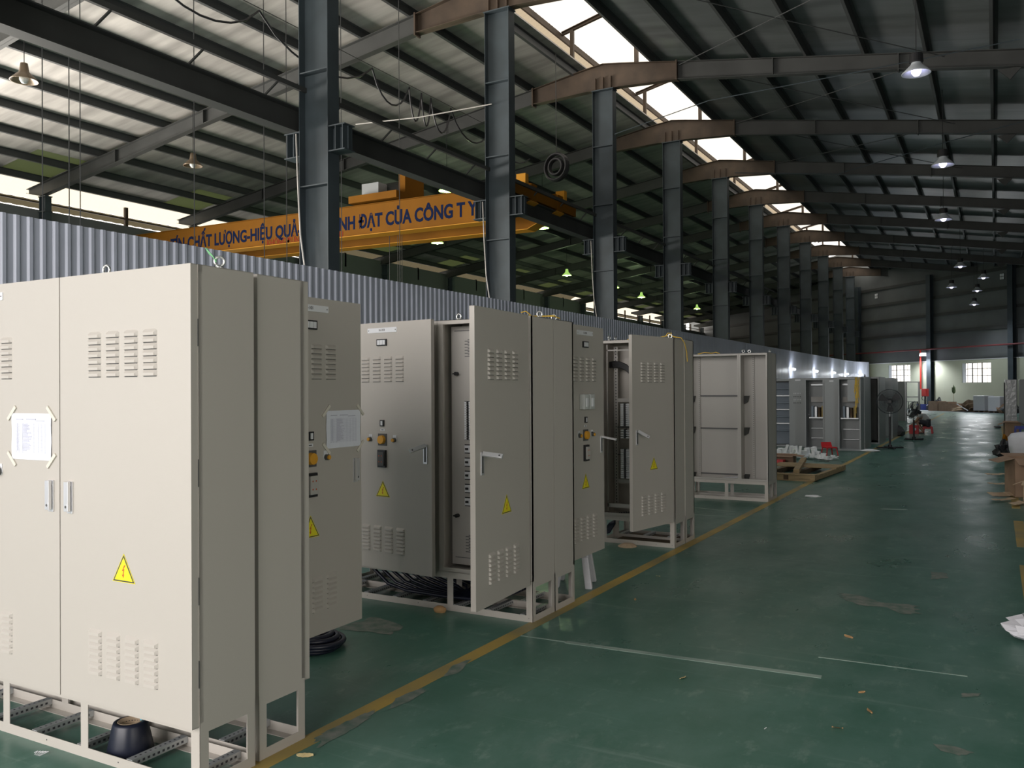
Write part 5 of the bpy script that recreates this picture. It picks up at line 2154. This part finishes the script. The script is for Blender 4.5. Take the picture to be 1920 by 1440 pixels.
crumple('woven_sack', (0.30, 6.30, 0), 0.23, 0.16, 'bag', 'white sack corner lying on the floor at the right edge, nearest the camera', 'sack', n=3, seed=17, sc=(1.05, 1.2))
crumple('dark_parts', (0.05, 38.0, 0), 0.12, 0.1, 'dgrey', 'small dark part on the floor left of the film wrapped cabinet', 'part', seed=19)


# ---------------------------------------------------------------- goods along the end wall (placed in the wall's own frame)
def at_wall(s_, off, z=0):
    p = WROOT_O + Vector((math.cos(ANG), math.sin(ANG), 0)) * s_ + Vector((math.sin(ANG), -math.cos(ANG), 0)) * off
    return (p.x, p.y, z)


def bin_(s_, off, w, h, m, label):
    r = empty('plastic_bin', at_wall(s_, off), ANG, label, 'bin')
    g = MB()
    a, b = w / 2 * 0.85, w / 2
    g.hexa([(-a, -a, 0), (a, -a, 0), (a, a, 0), (-a, a, 0), (-b, -b, h), (b, -b, h), (b, b, h), (-b, b, h)])
    g.build('bin_body', m, r, bevel=0.02)
    g = MB()
    g.box(-b - 0.02, b + 0.02, -b - 0.02, b + 0.02, h - 0.06, h)
    g.build('bin_rim', m, r, bevel=0.01)
    return r


bin_(1.30, 1.0, 0.55, 0.62, 'yellowbin', 'yellow plastic bin beside the middle end wall column')
bin_(0.50, 1.1, 0.78, 0.40, 'blue', 'blue plastic tub below the red cabinet on the end wall column')
random.seed(41)
for i, (s_, off, w, d2, h, lab) in enumerate([(2.55, 2.0, 0.84, 0.7, 0.65, 'brown carton right of the yellow bin at the end wall'), (3.45, 2.0, 0.84, 0.7, 0.62, 'brown carton in the middle of the stack along the end wall'),
                                              (4.28, 2.1, 0.72, 0.6, 0.52, 'brown carton at the right of the stack along the end wall')]):
    carton(at_wall(s_, off), ANG, w, d2, h, lab, m='card', flaps=False, grp='cartons along the end wall')
for i, (s_, off, R, h, m, sc, lab) in enumerate([(2.0, 1.9, 0.35, 0.5, 'dgrey', (1, 1), 'grey heap between the yellow bin and the cartons'), (2.6, 1.95, 0.2, 0.9, 'dgrey', (1, 1), 'dark thing lying on top of the left carton at the end wall'),
                                                 (5.0, 2.2, 0.45, 0.35, 'cardin', (1.3, 0.8), 'low pale heap right of the cartons at the end wall'),
                                                 (5.9, 2.3, 0.55, 0.75, 'wood2', (1.1, 0.8), 'brown heap of sacks before the end wall'),
                                                 (8.6, 2.6, 0.4, 0.5, 'card', (1, 1), 'reddish brown heap right of the white crates at the end wall'),
                                                 (9.3, 2.8, 0.5, 0.6, 'dgrey', (1, 1), 'dark heap at the right of the end wall goods')]):
    crumple('goods_heap', at_wall(s_, off), R, h, m, lab, 'heap', n=3, seed=50 + i, sc=sc)
for i, (s_, off, w, h, m, lab) in enumerate([(6.75, 2.3, 0.9, 1.05, 'plastic_wrap', 'white film wrapped crate before the end wall, left one'), (8.0, 2.4, 0.9, 1.0, 'bag', 'white film wrapped crate before the end wall, right one')]):
    r = empty('wrapped_crate', at_wall(s_, off), ANG, lab, 'crate')
    g = MB()
    g.box(-w / 2, w / 2, -0.4, 0.4, 0.1, h)
    g.build('crate_body', m, r, bevel=0.04)
    g = MB()
    for x in (-w / 2 + 0.06, 0, w / 2 - 0.06): g.box(x - 0.05, x + 0.05, -0.4, 0.4, 0, 0.1)
    g.build('skid', 'wood2', r)
g = MB()
g.cyl((0, 0, 0.5), (0.9, 0, 0.1), 0.03, 6)
o = g.build('white_tube', 'white', loc=at_wall(5.2, 2.9), rot=(0, 0, ANG))
tag(o, 'white tube leaning against the brown sacks before the end wall', 'tube')
r = empty('plant_stick', at_wall(2.52, 0.6), 0, 'thin stick with a tuft of green leaves leaning at the end wall', 'plant')
g = MB()
g.cyl((0, 0, 0.0), (0, 0, 1.3), 0.012, 6)
g.build('stick', 'wood', r)
crumple('leaf_tuft', (0, 0, 1.15), 0.13, 0.55, 'green', None, None, seed=61, sc=(0.9, 0.9)).parent = r
r = empty('hose_cabinet', at_wall(-0.08, 0.62), ANG, 'red fire hose cabinet on a black stand beside the end wall column', 'hose cabinet')
g = MB()
g.box(-0.24, 0.24, -0.1, 0.1, 0.95, 1.48)
g.build('cabinet_body', 'red', r, bevel=0.01)
g = MB()
g.box(-0.2, 0.2, -0.11, -0.1, 1.0, 1.43)
g.build('cabinet_door', 'redpaint', r)
g = MB()
g.torus((-0.12, -0.05, 0.82), 0.14, 0.02, (0, 1, 0), 16, 5)
g.torus((0.16, -0.05, 0.82), 0.14, 0.02, (0, 1, 0), 16, 5)
g.build('hose_coil', 'dgrey', r)
g = MB()
g.box(-0.05, 0.05, -0.05, 0.05, 0.0, 0.95)
g.box(-0.3, 0.3, -0.2, 0.2, 0, 0.04)
g.build('stand', 'black', r)
r = empty('work_table', at_wall(-1.1, 1.0), ANG, 'small metal table left of the blue tub at the end wall', 'table')
g = MB()
g.box(-0.5, 0.5, -0.25, 0.25, 0.55, 0.58)
g.build('table_top', 'steel2', r)
for sx in (-0.46, 0.46):
    for sy in (-0.22, 0.22):
        g = MB()
        g.box(sx - 0.02, sx + 0.02, sy - 0.02, sy + 0.02, 0, 0.55)
        g.build('leg', 'steel2', r)

# ---------------------------------------------------------------- leaves and litter on the aisle floor
LV = [(-2.645, 2.808, 0.075, 'leaf2', 'pale yellow dry leaf at the foot of the nearest cabinet'), (-2.391, 6.091, 0.05, 'leaf', 'orange brown dry leaf near the yellow line, by the second cabinets'),
      (-2.516, 6.943, 0.035, 'leaf2', 'small pale leaf just right of the yellow line'), (-1.517, 4.567, 0.055, 'leaf2', 'curled pale brown leaf below the white line'),
      (-0.834, 5.824, 0.07, 'leaf', 'flat brown leaf above the right end of the white line'), (-0.624, 4.799, 0.04, 'leaf', 'small brown leaf right of the white line'),
      (-0.554, 4.534, 0.06, 'leaf', 'greenish brown leaf lower right of the white line'), (-0.66, 4.242, 0.05, 'leaf', 'reddish leaf lowest on the right'),
      (-0.954, 4.074, 0.022, 'foam', 'tiny white scrap at the bottom of the aisle floor')]
for i, (x, y, L, m, lab) in enumerate(LV):
    g = MB()
    n = 7
    top = [(-L / 2 + L * k / n, 0.20 * L * math.sin(PI * k / n) ** 0.7 * (1.1 if k % 2 else 0.85)) for k in range(n + 1)]
    vs = [(a, b, 0.004 + 0.12 * L * (a / L) ** 2 + 0.05 * L) for a, b in top] + [(a, -b, 0.002) for a, b in top]
    vs += [(a, b, z + 0.001) for a, b, z in vs]
    m2 = n + 1
    fs = [(k, k + 1, m2 + k + 1, m2 + k) for k in range(n)]
    fs += [tuple(2 * m2 + q_ for q_ in f[::-1]) for f in fs]
    g.add(vs, fs)
    o = g.build('dry_leaf' if m != 'foam' else 'paper_scrap', m, loc=(x, y, 0), rot=(0, 0, 0.5 + i * 1.3), recalc=False)
    tag(o, lab, 'leaf' if m != 'foam' else 'scrap', 'dry leaves on the aisle floor' if m != 'foam' else None)
for i, (x, y, lab) in enumerate([(-3.70, 2.25, 'white shreds of plastic on the floor before the nearest cabinet plinth'), (-3.35, 3.62, 'crumpled clear plastic film on the floor below the open F-101 door')]):
    if i == 0:
        g = MB()
        for k in range(5): g.tube([(x + 0.008 * k - 0.02, y + 0.004 * k, 0.004), (x + 0.012 * k - 0.01, y + 0.01 + 0.005 * k, 0.01), (x + 0.008 * k, y - 0.01, 0.004)], 0.0018, 4)
        o = g.build('plastic_shreds', 'white')
        tag(o, lab, 'scrap')
